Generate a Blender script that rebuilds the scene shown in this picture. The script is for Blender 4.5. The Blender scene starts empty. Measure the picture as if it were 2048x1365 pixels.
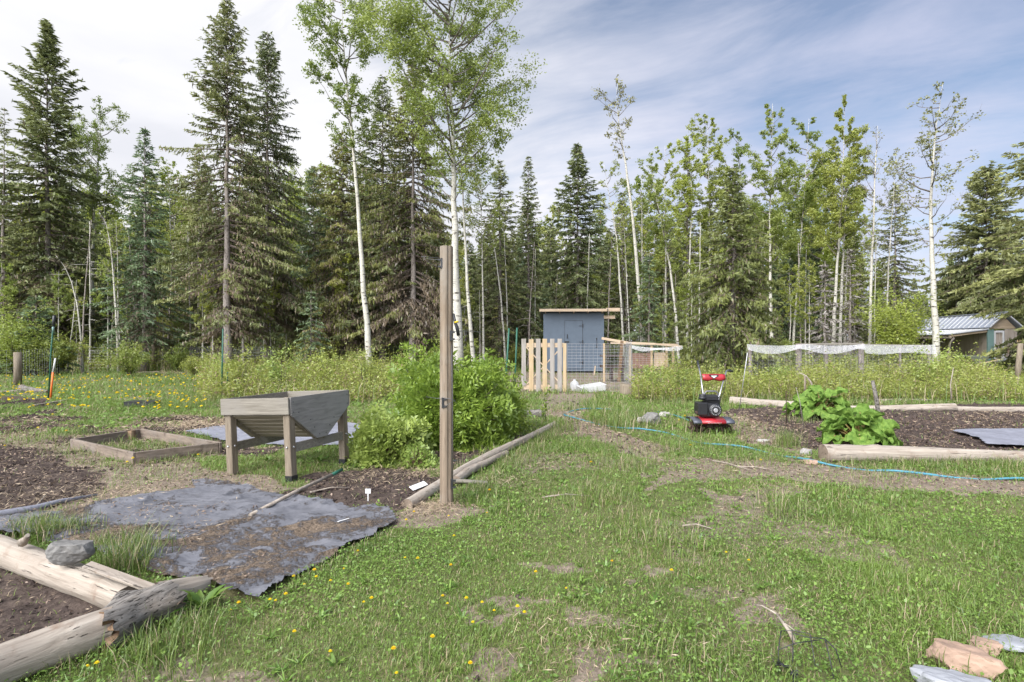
import bpy, math, random
import numpy as np
from mathutils import Vector, Matrix
rng = np.random.default_rng(11)
S = bpy.context.scene
COL = S.collection
# ------------------------------------------------------------------ camera
FPX = 1100.0; CX, CY, CH = 1024.0, 682.5, 1.5
cam = bpy.data.cameras.new('camera'); cam_o = bpy.data.objects.new('camera', cam); COL.objects.link(cam_o)
cam.sensor_width = 36; cam.lens = 36 * FPX / 2048; cam.clip_end = 2000; cam.clip_start = 0.05
cam_o.location = (0, 0, CH); cam_o.rotation_euler = (math.radians(90), 0, 0)
S.camera = cam_o
# ------------------------------------------------------------------ light
SUN_EL, SUN_AZ = math.radians(41), math.radians(215)      # azimuth measured clockwise from +Y (view direction)
sun = bpy.data.lights.new('sun', 'SUN'); sun.energy = 1.4; sun.angle = math.radians(26); sun.color = (1.0, .955, .89)
sun_o = bpy.data.objects.new('sun', sun); COL.objects.link(sun_o)
sd = Vector((math.sin(SUN_AZ) * math.cos(SUN_EL), math.cos(SUN_AZ) * math.cos(SUN_EL), math.sin(SUN_EL)))
sun_o.rotation_euler = sd.to_track_quat('Z', 'Y').to_euler()
S.view_settings.view_transform = 'Standard'; S.view_settings.look = 'None'; S.view_settings.gamma = 1; S.view_settings.exposure = 0.96
S.cycles.max_bounces = 8; S.cycles.diffuse_bounces = 6; S.cycles.glossy_bounces = 2; S.cycles.transmission_bounces = 4; S.cycles.transparent_max_bounces = 8
W = bpy.data.worlds.new('World'); S.world = W; W.use_nodes = True

class NT:
    def __init__(s, t): s.t = t; s.t.nodes.clear()
    def n(s, typ, **kw):
        nd = s.t.nodes.new(typ)
        for k, v in kw.items():
            if k.startswith('_'): setattr(nd, k[1:], v)
        return nd
    def l(s, a, b): s.t.links.new(a, b)
    def set(s, sock, v):
        if hasattr(v, 'is_linked') or hasattr(v, 'links'): s.l(v, sock)
        else:
            if sock.type == 'RGBA' and len(v) == 3: v = (*v, 1)
            sock.default_value = v
    def math(s, op, a, b=0.0, c=None, clamp=False):
        m = s.n('ShaderNodeMath', _operation=op, _use_clamp=clamp)
        s.set(m.inputs[0], a); s.set(m.inputs[1], b)
        if c is not None: s.set(m.inputs[2], c)
        return m.outputs[0]
    def mix(s, f, a, b):
        m = s.n('ShaderNodeMix', _data_type='RGBA')
        s.set(m.inputs[0], f); s.set(m.inputs[6], a); s.set(m.inputs[7], b)
        return m.outputs[2]
    def ramp(s, f, lo, hi):
        m = s.n('ShaderNodeMapRange'); s.set(m.inputs[0], f); m.inputs[1].default_value = lo; m.inputs[2].default_value = hi
        return m.outputs[0]
    def noise(s, vec, scale, detail=4, rough=.55, dist=0.0):
        m = s.n('ShaderNodeTexNoise'); s.l(vec, m.inputs['Vector'])
        m.inputs['Scale'].default_value = scale; m.inputs['Detail'].default_value = detail
        m.inputs['Roughness'].default_value = rough; m.inputs['Distortion'].default_value = dist
        return m.outputs[0]
    def mapping(s, vec, sc=(1, 1, 1), rot=(0, 0, 0), loc=(0, 0, 0)):
        m = s.n('ShaderNodeMapping'); s.l(vec, m.inputs[0])
        m.inputs['Scale'].default_value = sc; m.inputs['Rotation'].default_value = rot; m.inputs['Location'].default_value = loc
        return m.outputs[0]

# world: Nishita sky with a procedural cloud deck given by direction
w = NT(W.node_tree)
sky = w.n('ShaderNodeTexSky', _sky_type='NISHITA', _sun_disc=False, _sun_elevation=SUN_EL, _sun_rotation=SUN_AZ)
tc = w.n('ShaderNodeTexCoord'); sep = w.n('ShaderNodeSeparateXYZ'); w.l(tc.outputs['Generated'], sep.inputs[0])
zz = w.math('ADD', w.math('MAXIMUM', sep.outputs[2], 0.0), .16)
cmb = w.n('ShaderNodeCombineXYZ'); w.l(w.math('DIVIDE', sep.outputs[0], zz), cmb.inputs[0]); w.l(w.math('DIVIDE', sep.outputs[1], zz), cmb.inputs[1])
pl = w.mapping(cmb.outputs[0], rot=(0, 0, math.radians(32)))
st = w.mapping(pl, sc=(.6, 1.35, 1))
n1 = w.noise(st, 2.2, 8, .6, .5); n2 = w.noise(pl, .8, 4, .5, .3); n3 = w.noise(st, 5.0, 5, .6, .5)
# more cloud to the left and low down, clearer high to the right
bias = w.math('ADD', w.math('MULTIPLY', sep.outputs[0], -.55), w.math('MULTIPLY', sep.outputs[2], -1.05))
dens = w.math('ADD', w.math('ADD', w.math('MULTIPLY', n1, 1.15), w.math('MULTIPLY', n2, .85)), bias)
dens = w.math('ADD', dens, w.math('MULTIPLY', n3, .25))
cov = w.math('MAXIMUM', w.ramp(dens, .20, .90), .16)
bg1 = w.n('ShaderNodeBackground'); w.l(sky.outputs[0], bg1.inputs[0]); bg1.inputs[1].default_value = .078
shade = w.noise(pl, 1.3, 5, .55, .3)
right = w.ramp(sep.outputs[0], -.1, .45)
warm = w.mix(right, (.80, .80, .825), (.655, .65, .765))
ccol = w.mix(w.ramp(shade, .35, .62), w.mix(right, (.66, .67, .72), (.53, .545, .69)), warm)
bg2 = w.n('ShaderNodeBackground'); w.l(ccol, bg2.inputs[0]); bg2.inputs[1].default_value = .80
# wide bright cloud around the sun's direction, added behind the camera for fill light
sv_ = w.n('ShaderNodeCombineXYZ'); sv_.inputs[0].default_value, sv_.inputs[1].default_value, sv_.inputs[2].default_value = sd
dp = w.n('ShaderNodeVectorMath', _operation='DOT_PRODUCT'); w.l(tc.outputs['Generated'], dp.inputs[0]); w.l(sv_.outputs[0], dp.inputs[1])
fill_glow = w.math('POWER', w.math('MAXIMUM', dp.outputs['Value'], 0.0), 3.0)
w.l(w.math('ADD', .67, w.math('MULTIPLY', fill_glow, 4.2)), bg2.inputs[1])
cov = w.math('MAXIMUM', cov, w.math('MULTIPLY', fill_glow, 1.2, clamp=True))
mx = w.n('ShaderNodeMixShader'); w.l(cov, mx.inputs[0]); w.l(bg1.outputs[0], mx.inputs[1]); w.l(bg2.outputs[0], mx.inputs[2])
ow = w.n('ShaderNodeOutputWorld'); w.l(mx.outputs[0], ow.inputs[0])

# ------------------------------------------------------------------ helpers
def G(px, py, z=0.0):
    D = (CH - z) * FPX / (py - CY); return np.array(((px - CX) * D / FPX, D, z))
def P(px, py, D): return np.array(((px - CX) * D / FPX, D, CH + (CY - py) * D / FPX))
def GD(px, D, z=0.0): return np.array(((px - CX) * D / FPX, D, z))

_perm = rng.random((256, 256))
def vnoise(x, y, s=1.0, o=0):
    x = np.asarray(x, float) * s + 37.1 * o + 500; y = np.asarray(y, float) * s + 91.7 * o + 500
    xi = np.floor(x).astype(int); yi = np.floor(y).astype(int); fx = x - xi; fy = y - yi
    fx = fx * fx * (3 - 2 * fx); fy = fy * fy * (3 - 2 * fy)
    a = _perm[xi & 255, yi & 255]; b = _perm[(xi + 1) & 255, yi & 255]; c = _perm[xi & 255, (yi + 1) & 255]; d = _perm[(xi + 1) & 255, (yi + 1) & 255]
    return (a * (1 - fx) + b * fx) * (1 - fy) + (c * (1 - fx) + d * fx) * fy
def fbm(x, y, s=1.0, o=0, n=4):
    t = 0; a = .5; tot = 0
    for i in range(n): t = t + a * vnoise(x, y, s * 2 ** i, o + i * 3); tot += a; a *= .5
    return t / tot

def inpoly(x, y, poly):
    x = np.asarray(x); ins = np.zeros(x.shape, bool); n = len(poly)
    for i in range(n):
        x0, y0 = poly[i][0], poly[i][1]; x1, y1 = poly[(i + 1) % n][0], poly[(i + 1) % n][1]
        if y0 == y1: continue
        c = ((y0 > y) != (y1 > y)) & (x < (x1 - x0) * (y - y0) / (y1 - y0) + x0)
        ins ^= c
    return ins

def tag(o, label=None, cat=None, group=None, kind=None):
    if label: o['label'] = label
    if cat: o['category'] = cat
    if group: o['group'] = group
    if kind: o['kind'] = kind
    return o
def empty(name, loc, label, cat, group=None, rz=0.0, rot=None):
    o = bpy.data.objects.new(name, None); COL.objects.link(o); o.location = tuple(float(c) for c in loc)
    o.rotation_euler = rot if rot else (0, 0, rz); o.empty_display_size = .2
    return tag(o, label, cat, group)
def link(name, me, parent=None):
    o = bpy.data.objects.new(name, me); COL.objects.link(o)
    if parent is not None: o.parent = parent
    return o
def copy_tree(o, parent=None):
    c = o.copy(); COL.objects.link(c)
    if parent is not None: c.parent = parent
    for ch in list(o.children): copy_tree(ch, c)
    return c

def npmesh(name, V, F, mats, mi=None, rnd=None, smooth=False, attrs=None):
    """V (n,3), F (m,k) all faces the same size"""
    me = bpy.data.meshes.new(name); V = np.ascontiguousarray(V, np.float32); F = np.ascontiguousarray(F, np.int32)
    m, k = F.shape
    me.vertices.add(len(V)); me.vertices.foreach_set('co', V.ravel())
    me.loops.add(m * k); me.loops.foreach_set('vertex_index', F.ravel())
    me.polygons.add(m); me.polygons.foreach_set('loop_start', np.arange(0, m * k, k, dtype=np.int32))
    try: me.polygons.foreach_set('loop_total', np.full(m, k, np.int32))
    except Exception: pass
    if mi is not None: me.polygons.foreach_set('material_index', np.ascontiguousarray(mi, np.int32))
    me.polygons.foreach_set('use_smooth', np.full(m, smooth, bool))
    for a in (mats if isinstance(mats, (list, tuple)) else [mats]): me.materials.append(a)
    if rnd is not None:
        at = me.attributes.new('rnd', 'FLOAT', 'POINT'); at.data.foreach_set('value', np.ascontiguousarray(rnd, np.float32))
    for nm, arr in (attrs or {}).items():
        at = me.attributes.new(nm, 'FLOAT', 'POINT'); at.data.foreach_set('value', np.ascontiguousarray(arr, np.float32))
    me.update(calc_edges=True)
    return me

def diamonds(C, U, V, k=.25):
    n = len(C); Q = np.empty((n, 4, 3), np.float32)
    Q[:, 0] = C - U; Q[:, 1] = C - k * U - V; Q[:, 2] = C + U; Q[:, 3] = C - k * U + V
    return Q.reshape(-1, 3), np.arange(n * 4).reshape(n, 4)
def unit(a): return a / np.maximum(np.linalg.norm(a, axis=-1, keepdims=True), 1e-9)
def rv(n, r=None):
    return unit((r or rng).normal(size=(n, 3)))
def perp(U, R): return unit(np.cross(U, R))

class MB:
    """collects polygons, builds one mesh"""
    def __init__(s): s.v = []; s.f = []; s.m = []; s.sm = []; s.n = 0
    def add(s, V, F, m=0, smooth=False):
        V = np.asarray(V, float); s.v.append(V)
        for f in F: s.f.append(tuple(int(i) + s.n for i in f)); s.m.append(m); s.sm.append(smooth)
        s.n += len(V); return s
    def box(s, c, d, rot=None, m=0, bev=0.0):
        """box centre c, full dims d; small chamfer on the long edges when bev"""
        hx, hy, hz = (x / 2 for x in d)
        if bev <= 0:
            V = np.array([(a * hx, b * hy, e * hz) for a in (-1, 1) for b in (-1, 1) for e in (-1, 1)])
            F = [(0, 1, 3, 2), (4, 6, 7, 5), (0, 4, 5, 1), (2, 3, 7, 6), (0, 2, 6, 4), (1, 5, 7, 3)]
        else:
            b = bev; V = []; idx = {}
            for sx in (-1, 1):
                for sy in (-1, 1):
                    for sz in (-1, 1):
                        for ax in range(3):
                            p = [sx * (hx - b), sy * (hy - b), sz * (hz - b)]; p[ax] = (sx * hx, sy * hy, sz * hz)[ax]
                            idx[(sx, sy, sz, ax)] = len(V); V.append(p)
            F = []
            for ax in range(3):
                o1, o2 = (ax + 1) % 3, (ax + 2) % 3
                for sg in (-1, 1):
                    q = []
                    for a, c2 in ((-1, -1), (1, -1), (1, 1), (-1, 1)):
                        k = [0, 0, 0]; k[ax] = sg; k[o1] = a; k[o2] = c2; q.append(idx[(*k, ax)])
                    F.append(q if sg > 0 else q[::-1])
            for ax in range(3):
                o1, o2 = (ax + 1) % 3, (ax + 2) % 3
                for a in (-1, 1):
                    for c2 in (-1, 1):
                        k0 = [0, 0, 0]; k0[o1] = a; k0[o2] = c2; k1 = list(k0); k0[ax] = -1; k1[ax] = 1
                        F.append([idx[(*k0, o1)], idx[(*k1, o1)], idx[(*k1, o2)], idx[(*k0, o2)]])
            for sx in (-1, 1):
                for sy in (-1, 1):
                    for sz in (-1, 1): F.append([idx[(sx, sy, sz, a)] for a in range(3)])
            V = np.array(V)
        if rot is not None: V = V @ np.array(rot).T
        return s.add(V + np.asarray(c), F, m)
    def beam(s, a, b, w, h, m=0, up=(0, 0, 1), bev=0.0):
        a = np.asarray(a, float); b = np.asarray(b, float); d = b - a; L = np.linalg.norm(d); x = d / L
        u = np.asarray(up, float); y = np.cross(u, x)
        if np.linalg.norm(y) < 1e-4: y = np.cross((0, 1, 0), x)
        y = y / np.linalg.norm(y); z = np.cross(x, y)
        return s.box((a + b) / 2, (L, w, h), np.stack([x, y, z], 1), m, bev)
    def tube(s, pts, r, k=8, m=0, caps=True, smooth=True, wob=0.0):
        pts = np.asarray(pts, float); n = len(pts); r = np.broadcast_to(np.asarray(r, float), (n,))
        T = np.gradient(pts, axis=0); T = unit(T)
        ref = np.array((0, 0, 1.)) if abs(T[0][2]) < .9 else np.array((1., 0, 0))
        V = []; A = unit(np.cross(ref, T[0])[None])[0]
        for i in range(n):
            A = A - T[i] * A.dot(T[i]); A /= np.linalg.norm(A); B = np.cross(T[i], A)
            for j in range(k):
                t = 2 * math.pi * j / k; q = r[i] * (1 + (wob * (rng.random() - .5) if wob else 0))
                V.append(pts[i] + q * (math.cos(t) * A + math.sin(t) * B))
        F = [(i * k + j, i * k + (j + 1) % k, (i + 1) * k + (j + 1) % k, (i + 1) * k + j) for i in range(n - 1) for j in range(k)]
        s.add(V, F, m, smooth)
        if caps:
            b0 = s.n - n * k
            s.f.append(tuple(b0 + j for j in range(k))[::-1]); s.m.append(m); s.sm.append(False)
            s.f.append(tuple(b0 + (n - 1) * k + j for j in range(k))); s.m.append(m); s.sm.append(False)
        return s
    def lathe(s, prof, k=16, m=0, at=(0, 0, 0), axis='z', smooth=True):
        V = []; n = len(prof)
        for (r, z) in prof:
            for j in range(k):
                t = 2 * math.pi * j / k; p = (r * math.cos(t), r * math.sin(t), z)
                if axis == 'y': p = (p[0], p[2], p[1])
                if axis == 'x': p = (p[2], p[0], p[1])
                V.append(p)
        F = [(i * k + j, i * k + (j + 1) % k, (i + 1) * k + (j + 1) % k, (i + 1) * k + j) for i in range(n - 1) for j in range(k)]
        F += [tuple(range(k))[::-1], tuple((n - 1) * k + j for j in range(k))]
        return s.add(np.array(V) + np.asarray(at), F, m, smooth)
    def build(s, name, mats, parent=None):
        me = bpy.data.meshes.new(name); me.from_pydata(np.concatenate(s.v).tolist(), [], s.f)
        for a in (mats if isinstance(mats, (list, tuple)) else [mats]): me.materials.append(a)
        me.polygons.foreach_set('material_index', s.m); me.polygons.foreach_set('use_smooth', s.sm); me.update()
        return link(name, me, parent)

# ------------------------------------------------------------------ materials
def new_mat(name):
    m = bpy.data.materials.new(name); m.use_nodes = True; return m, NT(m.node_tree)
def finish(n, col, rough=.8, bump=None, bstr=.3, bdist=.01, metal=0.0, spec=.35, coat=0.0):
    b = n.n('ShaderNodeBsdfPrincipled'); n.set(b.inputs['Base Color'], col); n.set(b.inputs['Roughness'], rough)
    b.inputs['Metallic'].default_value = metal; b.inputs['Specular IOR Level'].default_value = spec; b.inputs['Coat Weight'].default_value = coat
    if bump is not None:
        bp = n.n('ShaderNodeBump'); bp.inputs['Strength'].default_value = bstr; bp.inputs['Distance'].default_value = bdist
        n.l(bump, bp.inputs['Height']); n.l(bp.outputs[0], b.inputs['Normal'])
    o = n.n('ShaderNodeOutputMaterial'); n.l(b.outputs[0], o.inputs[0])
def mat_plain(name, col, rough=.6, metal=0.0, var=.15, scale=30, spec=.4, coat=0.0, bump=.15):
    m, n = new_mat(name); t = n.n('ShaderNodeTexCoord').outputs['Object']
    ns = n.noise(t, scale, 5); ns2 = n.noise(t, scale * .13, 3)
    f = n.ramp(n.math('ADD', n.math('MULTIPLY', ns, .5), n.math('MULTIPLY', ns2, .5)), .3, .7)
    c = n.mix(f, tuple(x * (1 - var) for x in col), tuple(min(1, x * (1 + var)) for x in col))
    finish(n, c, rough, ns, bump, .004, metal, spec, coat); return m
def mat_wood(name, ca, cb, cc=None, sc=(2, 30, 30), crack=.35, rough=.85, bstr=.5, stain=None, bdist=.006):
    """grain runs along object X unless sc says otherwise; ca dark, cb light, cc blotch"""
    m, n = new_mat(name); t = n.n('ShaderNodeTexCoord').outputs['Object']
    oi = n.n('ShaderNodeObjectInfo'); cx = n.n('ShaderNodeCombineXYZ'); n.l(n.math('MULTIPLY', oi.outputs['Random'], 37.0), cx.inputs[0]); n.l(n.math('MULTIPLY', oi.outputs['Random'], 11.0), cx.inputs[1])
    va = n.n('ShaderNodeVectorMath', _operation='ADD'); n.l(t, va.inputs[0]); n.l(cx.outputs[0], va.inputs[1]); t2 = va.outputs[0]
    g = n.noise(n.mapping(t2, sc), 1.0, 6, .65, .6); big = n.noise(t2, 2.3, 4, .6); fine = n.noise(n.mapping(t2, tuple(x * 3.1 for x in sc)), 1.0, 4, .7)
    c = n.mix(n.ramp(g, .32, .68), ca, cb)
    if cc: c = n.mix(n.ramp(big, .5, .72), c, cc)
    ck = n.ramp(fine, crack - .06, crack); c = n.mix(ck, tuple(x * .35 for x in ca), c)
    if stain: c = n.mix(n.math('MULTIPLY', n.ramp(n.noise(t2, 7.0, 5, .65), .56, .72), .8), c, stain)
    h = n.math('ADD', n.math('MULTIPLY', g, .6), n.math('MULTIPLY', ck, .5))
    finish(n, c, rough, h, bstr, bdist, 0, .25); return m
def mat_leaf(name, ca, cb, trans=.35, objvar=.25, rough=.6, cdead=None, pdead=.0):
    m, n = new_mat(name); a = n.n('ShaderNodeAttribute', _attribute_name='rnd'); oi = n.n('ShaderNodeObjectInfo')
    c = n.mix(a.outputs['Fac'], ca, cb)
    if cdead: c = n.mix(n.ramp(a.outputs['Fac'], 1 - pdead - .001, 1 - pdead), c, cdead)
    hsv = n.n('ShaderNodeHueSaturation'); n.l(c, hsv.inputs['Color'])
    n.l(n.math('ADD', n.math('MULTIPLY', oi.outputs['Random'], objvar), 1 - objvar / 2), hsv.inputs['Value'])
    n.l(n.math('ADD', n.math('MULTIPLY', oi.outputs['Random'], -.03), .515), hsv.inputs['Hue'])
    d = n.n('ShaderNodeBsdfDiffuse'); n.l(hsv.outputs[0], d.inputs[0]); tr = n.n('ShaderNodeBsdfTranslucent'); n.l(hsv.outputs[0], tr.inputs[0])
    mxx = n.n('ShaderNodeMixShader'); mxx.inputs[0].default_value = trans; n.l(d.outputs[0], mxx.inputs[1]); n.l(tr.outputs[0], mxx.inputs[2])
    gl = n.n('ShaderNodeBsdfGlossy'); gl.inputs['Roughness'].default_value = .45; gl.inputs[0].default_value = (.8, .85, .9, 1)
    m2 = n.n('ShaderNodeMixShader'); m2.inputs[0].default_value = .035; n.l(mxx.outputs[0], m2.inputs[1]); n.l(gl.outputs[0], m2.inputs[2])
    o = n.n('ShaderNodeOutputMaterial'); n.l(m2.outputs[0], o.inputs[0]); return m

M = {}
M['grass'] = mat_leaf('grass_blade', (.075, .15, .028), (.235, .335, .07), .35, 0, cdead=(.42, .34, .20), pdead=.07)
M['tallgrass'] = mat_leaf('tall_grass_blade', (.082, .145, .03), (.25, .33, .078), .35, 0, cdead=(.46, .38, .24), pdead=.2)
M['clover'] = mat_leaf('clover_leaf', (.08, .16, .028), (.25, .38, .075), .3, 0)
M['straw'] = mat_leaf('straw', (.22, .165, .11), (.50, .41, .27), .1, 0)
M['litter'] = mat_leaf('bark_litter', (.07, .045, .03), (.27, .20, .14), .05, 0)
M['soil'] = mat_plain('soil', (.055, .042, .037), .95, 0, .5, 12, .15, bump=.6)
M['needle_a'] = mat_leaf('spruce_needles', (.075, .098, .036), (.28, .305, .115), .28, .35)
M['needle_o'] = mat_leaf('spruce_needles_olive', (.085, .105, .03), (.29, .30, .09), .28, .3)
M['needle_b'] = mat_leaf('blue_spruce_needles', (.07, .115, .055), (.26, .33, .16), .28, .25)
M['needle_d'] = mat_leaf('dead_twigs', (.09, .07, .048), (.29, .225, .155), .1, .2)
M['needle_g'] = mat_leaf('grey_twigs', (.14, .125, .11), (.34, .31, .28), .1, .2)
M['aspen'] = mat_leaf('aspen_leaves', (.17, .23, .04), (.42, .46, .12), .5, .3)
M['aspen_y'] = mat_leaf('young_aspen_leaves', (.21, .27, .035), (.50, .54, .12), .45, .3)
M['catkin'] = mat_leaf('sparse_leaves', (.16, .17, .06), (.36, .35, .16), .35, .2)
M['bush'] = mat_leaf('bush_leaves', (.12, .19, .025), (.38, .47, .075), .38, .1)
M['bushy'] = mat_leaf('small_bush_leaves', (.19, .26, .05), (.46, .54, .14), .38, .1)
M['under'] = mat_leaf('undergrowth_leaves', (.15, .20, .035), (.42, .46, .11), .4, .2, cdead=(.30, .22, .13), pdead=.12)
M['dry'] = mat_leaf('dry_stalks', (.18, .13, .085), (.42, .33, .22), .1, .1)
M['petal'] = mat_leaf('yellow_petals', (.72, .52, .01), (.90, .74, .03), .2, 0)
M['white_bloom'] = mat_leaf('white_blossom', (.6, .6, .55), (.85, .85, .8), .2, 0)
def mat_bark(name, ca, cb, dark, sc, thr):
    m, n = new_mat(name); t = n.n('ShaderNodeTexCoord').outputs['Object']
    g = n.noise(n.mapping(t, sc), 1.0, 5, .65, .3); b = n.noise(t, 1.2, 3); f = n.noise(n.mapping(t, (14, 14, 20)), 1, 4)
    c = n.mix(n.ramp(n.math('ADD', n.math('MULTIPLY', f, .5), n.math('MULTIPLY', b, .5)), .35, .65), ca, cb)
    c = n.mix(n.ramp(g, thr, thr + .05), c, dark)
    finish(n, c, .9, g, .5, .01, 0, .15); return m
M['bark_aspen'] = mat_bark('aspen_bark', (.33, .315, .27), (.56, .54, .47), (.07, .06, .05), (3, 3, 12), .59)
M['bark_spruce'] = mat_bark('spruce_bark', (.15, .125, .11), (.33, .295, .265), (.08, .065, .055), (22, 22, 7), .56)
M['bark_dark'] = mat_bark('twig_bark', (.09, .07, .06), (.2, .165, .14), (.05, .04, .03), (20, 20, 7), .6)
M['weather'] = mat_wood('weathered_wood', (.14, .125, .10), (.265, .245, .205), (.215, .20, .175), (3, 26, 60), .33)
M['weather_z'] = mat_wood('weathered_wood_upright', (.125, .10, .072), (.26, .22, .165), None, (40, 40, 2.5), .33)
M['slat'] = mat_wood('trough_boards', (.13, .115, .08), (.25, .22, .16), None, (3, 26, 60), .3)
M['post_z'] = mat_wood('round_post_wood', (.125, .095, .068), (.285, .225, .165), (.25, .225, .19), (46, 46, 1.6), .36, bstr=.7)
M['frame_wood'] = mat_wood('damp_board', (.11, .088, .07), (.26, .21, .165), (.20, .175, .155), (2.5, 26, 26), .34, stain=(.05, .035, .028))
M['log'] = mat_wood('bleached_log', (.21, .175, .14), (.42, .37, .31), (.30, .26, .22), (1.1, 20, 20), .37, bstr=1.0, stain=(.20, .14, .10), bdist=.02)
M['log_end'] = mat_wood('log_end', (.10, .075, .055), (.27, .215, .165), None, (24, 9, 9), .4)
M['bark_rot'] = mat_wood('rotten_wood', (.09, .06, .04), (.29, .19, .115), (.33, .25, .17), (4, 22, 22), .4, bstr=1)
M['grey_bark'] = mat_wood('grey_bark', (.09, .08, .07), (.27, .25, .225), (.19, .15, .11), (4, 26, 26), .42, bstr=1, bdist=.03)
M['fresh'] = mat_wood('fresh_lumber', (.37, .28, .19), (.52, .415, .30), None, (2, 24, 24), .25, bstr=.2)
M['fresh_z'] = mat_wood('fresh_picket', (.34, .25, .14), (.50, .385, .24), (.36, .31, .23), (30, 30, 1.6), .28, bstr=.2)
M['grey_z'] = mat_wood('grey_picket', (.22, .20, .175), (.36, .335, .305), None, (30, 30, 1.6), .3, bstr=.3)
M['yellow_z'] = mat_wood('yellow_fence_board', (.42, .28, .12), (.58, .42, .20), None, (9, 9, .5), .28, bstr=.2)
M['tan_z'] = mat_wood('tan_barn_board', (.30, .25, .20), (.46, .40, .34), None, (9, 9, .6), .3, bstr=.2)
M['panel'] = mat_plain('brown_panel', (.20, .12, .085), .8, 0, .25)
M['shed'] = mat_plain('slate_blue_paint', (.10, .128, .162), .6, 0, .12, 5, .3, bump=.25)
M['black'] = mat_plain('black_metal', (.014, .014, .016), .42, 0, .3, 40, .5)
M['plastic'] = mat_plain('black_plastic', (.02, .021, .024), .38, 0, .25, 40, .5)
M['steel'] = mat_plain('steel_tube', (.42, .42, .43), .35, .85, .15, 60, .5)
M['galv'] = mat_plain('galvanised_wire', (.46, .46, .47), .45, .6, .2, 20)
M['dark_steel'] = mat_plain('dark_steel_tube', (.16, .16, .17), .4, .5, .15, 60)
M['red'] = mat_plain('red_paint', (.34, .018, .026), .42, 0, .12, 12, .5, .3)
M['white'] = mat_plain('white_plastic', (.62, .62, .61), .5, 0, .05, 12)
M['fender'] = mat_plain('grey_fender', (.085, .09, .11), .45, .2, .2, 12)
M['tine'] = mat_plain('rusty_tine', (.07, .045, .035), .8, .3, .4, 40)
M['green_stake'] = mat_plain('green_enamel', (.02, .10, .065), .45, 0, .2, 30)
M['orange'] = mat_plain('orange_stake_paint', (.75, .17, .035), .5, 0, .12, 30)
M['hose'] = mat_plain('aqua_hose', (.055, .215, .285), .55, 0, .2, 9, .5)
M['net'] = mat_plain('white_netting', (.72, .72, .74), .7, 0, .1, 9)
M['metal_roof'] = mat_plain('metal_roofing', (.40, .43, .50), .42, .3, .06, 3, .5)
M['teal'] = mat_plain('teal_paint', (.17, .27, .245), .6, 0, .08, 9)
M['roof_felt'] = mat_plain('roofing_felt', (.16, .16, .17), .9, 0, .2, 20)
M['rock'] = mat_plain('grey_rock', (.17, .165, .155), .88, 0, .5, 16, .3, bump=1)
M['rock_w'] = mat_plain('pale_rock', (.34, .32, .30), .85, 0, .3, 14, .3, bump=.8)
M['rock_b'] = mat_plain('blue_grey_rock', (.27, .28, .30), .8, 0, .25, 6, .3, bump=.8)
M['rock_r'] = mat_plain('pink_brown_rock', (.31, .215, .16), .9, 0, .45, 7, .3, bump=.8)
M['rhub'] = None
def mat_rhub():
    m, n = new_mat('rhubarb_leaf'); t = n.n('ShaderNodeTexCoord').outputs['Object']; g = n.noise(t, 14, 5, .6, .4); oi = n.n('ShaderNodeObjectInfo')
    c = n.mix(n.ramp(g, .3, .7), (.07, .15, .022), (.22, .34, .065)); d = n.n('ShaderNodeBsdfPrincipled'); n.l(c, d.inputs[0]); d.inputs['Roughness'].default_value = .62; d.inputs['Specular IOR Level'].default_value = .25
    bp = n.n('ShaderNodeBump'); bp.inputs['Strength'].default_value = 1; bp.inputs['Distance'].default_value = .02; n.l(n.noise(t, 26, 3), bp.inputs['Height']); n.l(bp.outputs[0], d.inputs['Normal'])
    tr = n.n('ShaderNodeBsdfTranslucent'); n.l(c, tr.inputs[0]); x = n.n('ShaderNodeMixShader'); x.inputs[0].default_value = .28; n.l(d.outputs[0], x.inputs[1]); n.l(tr.outputs[0], x.inputs[2])
    o = n.n('ShaderNodeOutputMaterial'); n.l(x.outputs[0], o.inputs[0]); return m
M['rhub'] = mat_rhub()
M['dock'] = mat_leaf('dock_leaf', (.11, .19, .03), (.23, .33, .06), .3, .3)
M['rhub_stalk'] = mat_plain('rhubarb_stalk', (.22, .16, .05), .5, 0, .3, 20)
def mat_fabric(name, base, dirt):
    m, n = new_mat(name); t = n.n('ShaderNodeTexCoord').outputs['Object']
    a = n.noise(n.mapping(t, (1, 1.4, 1)), 1.7, 8, .68, .4); f = n.noise(t, 26, 6, .75); big = n.noise(t, .55, 2)
    d = n.math('ADD', n.math('ADD', n.math('MULTIPLY', a, .7), n.math('MULTIPLY', f, .30)), n.math('MULTIPLY', big, .35))
    fac = n.ramp(d, .685, .75) if dirt else n.ramp(d, .85, .9)
    dc = n.mix(n.ramp(n.noise(t, 60, 4, .7), .35, .65), (.075, .055, .04), (.26, .20, .145))
    bc = n.mix(n.ramp(n.noise(t, 5, 5, .7), .3, .7), tuple(x * .78 for x in base), tuple(x * 1.2 for x in base))
    c = n.mix(fac, bc, dc)
    wv = n.noise(n.mapping(t, (2, 14, 1), rot=(0, 0, .5)), 1, 5, .6, .5)
    h = n.math('ADD', n.math('MULTIPLY', wv, .8), n.math('MULTIPLY', n.math('MULTIPLY', fac, f), 1.2))
    finish(n, c, .85, h, .9, .028, 0, .2); return m
M['fabric'] = mat_fabric('landscape_fabric', (.132, .134, .148), True)
M['fabric_c'] = mat_fabric('clean_landscape_fabric', (.21, .215, .25), False)
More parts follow.
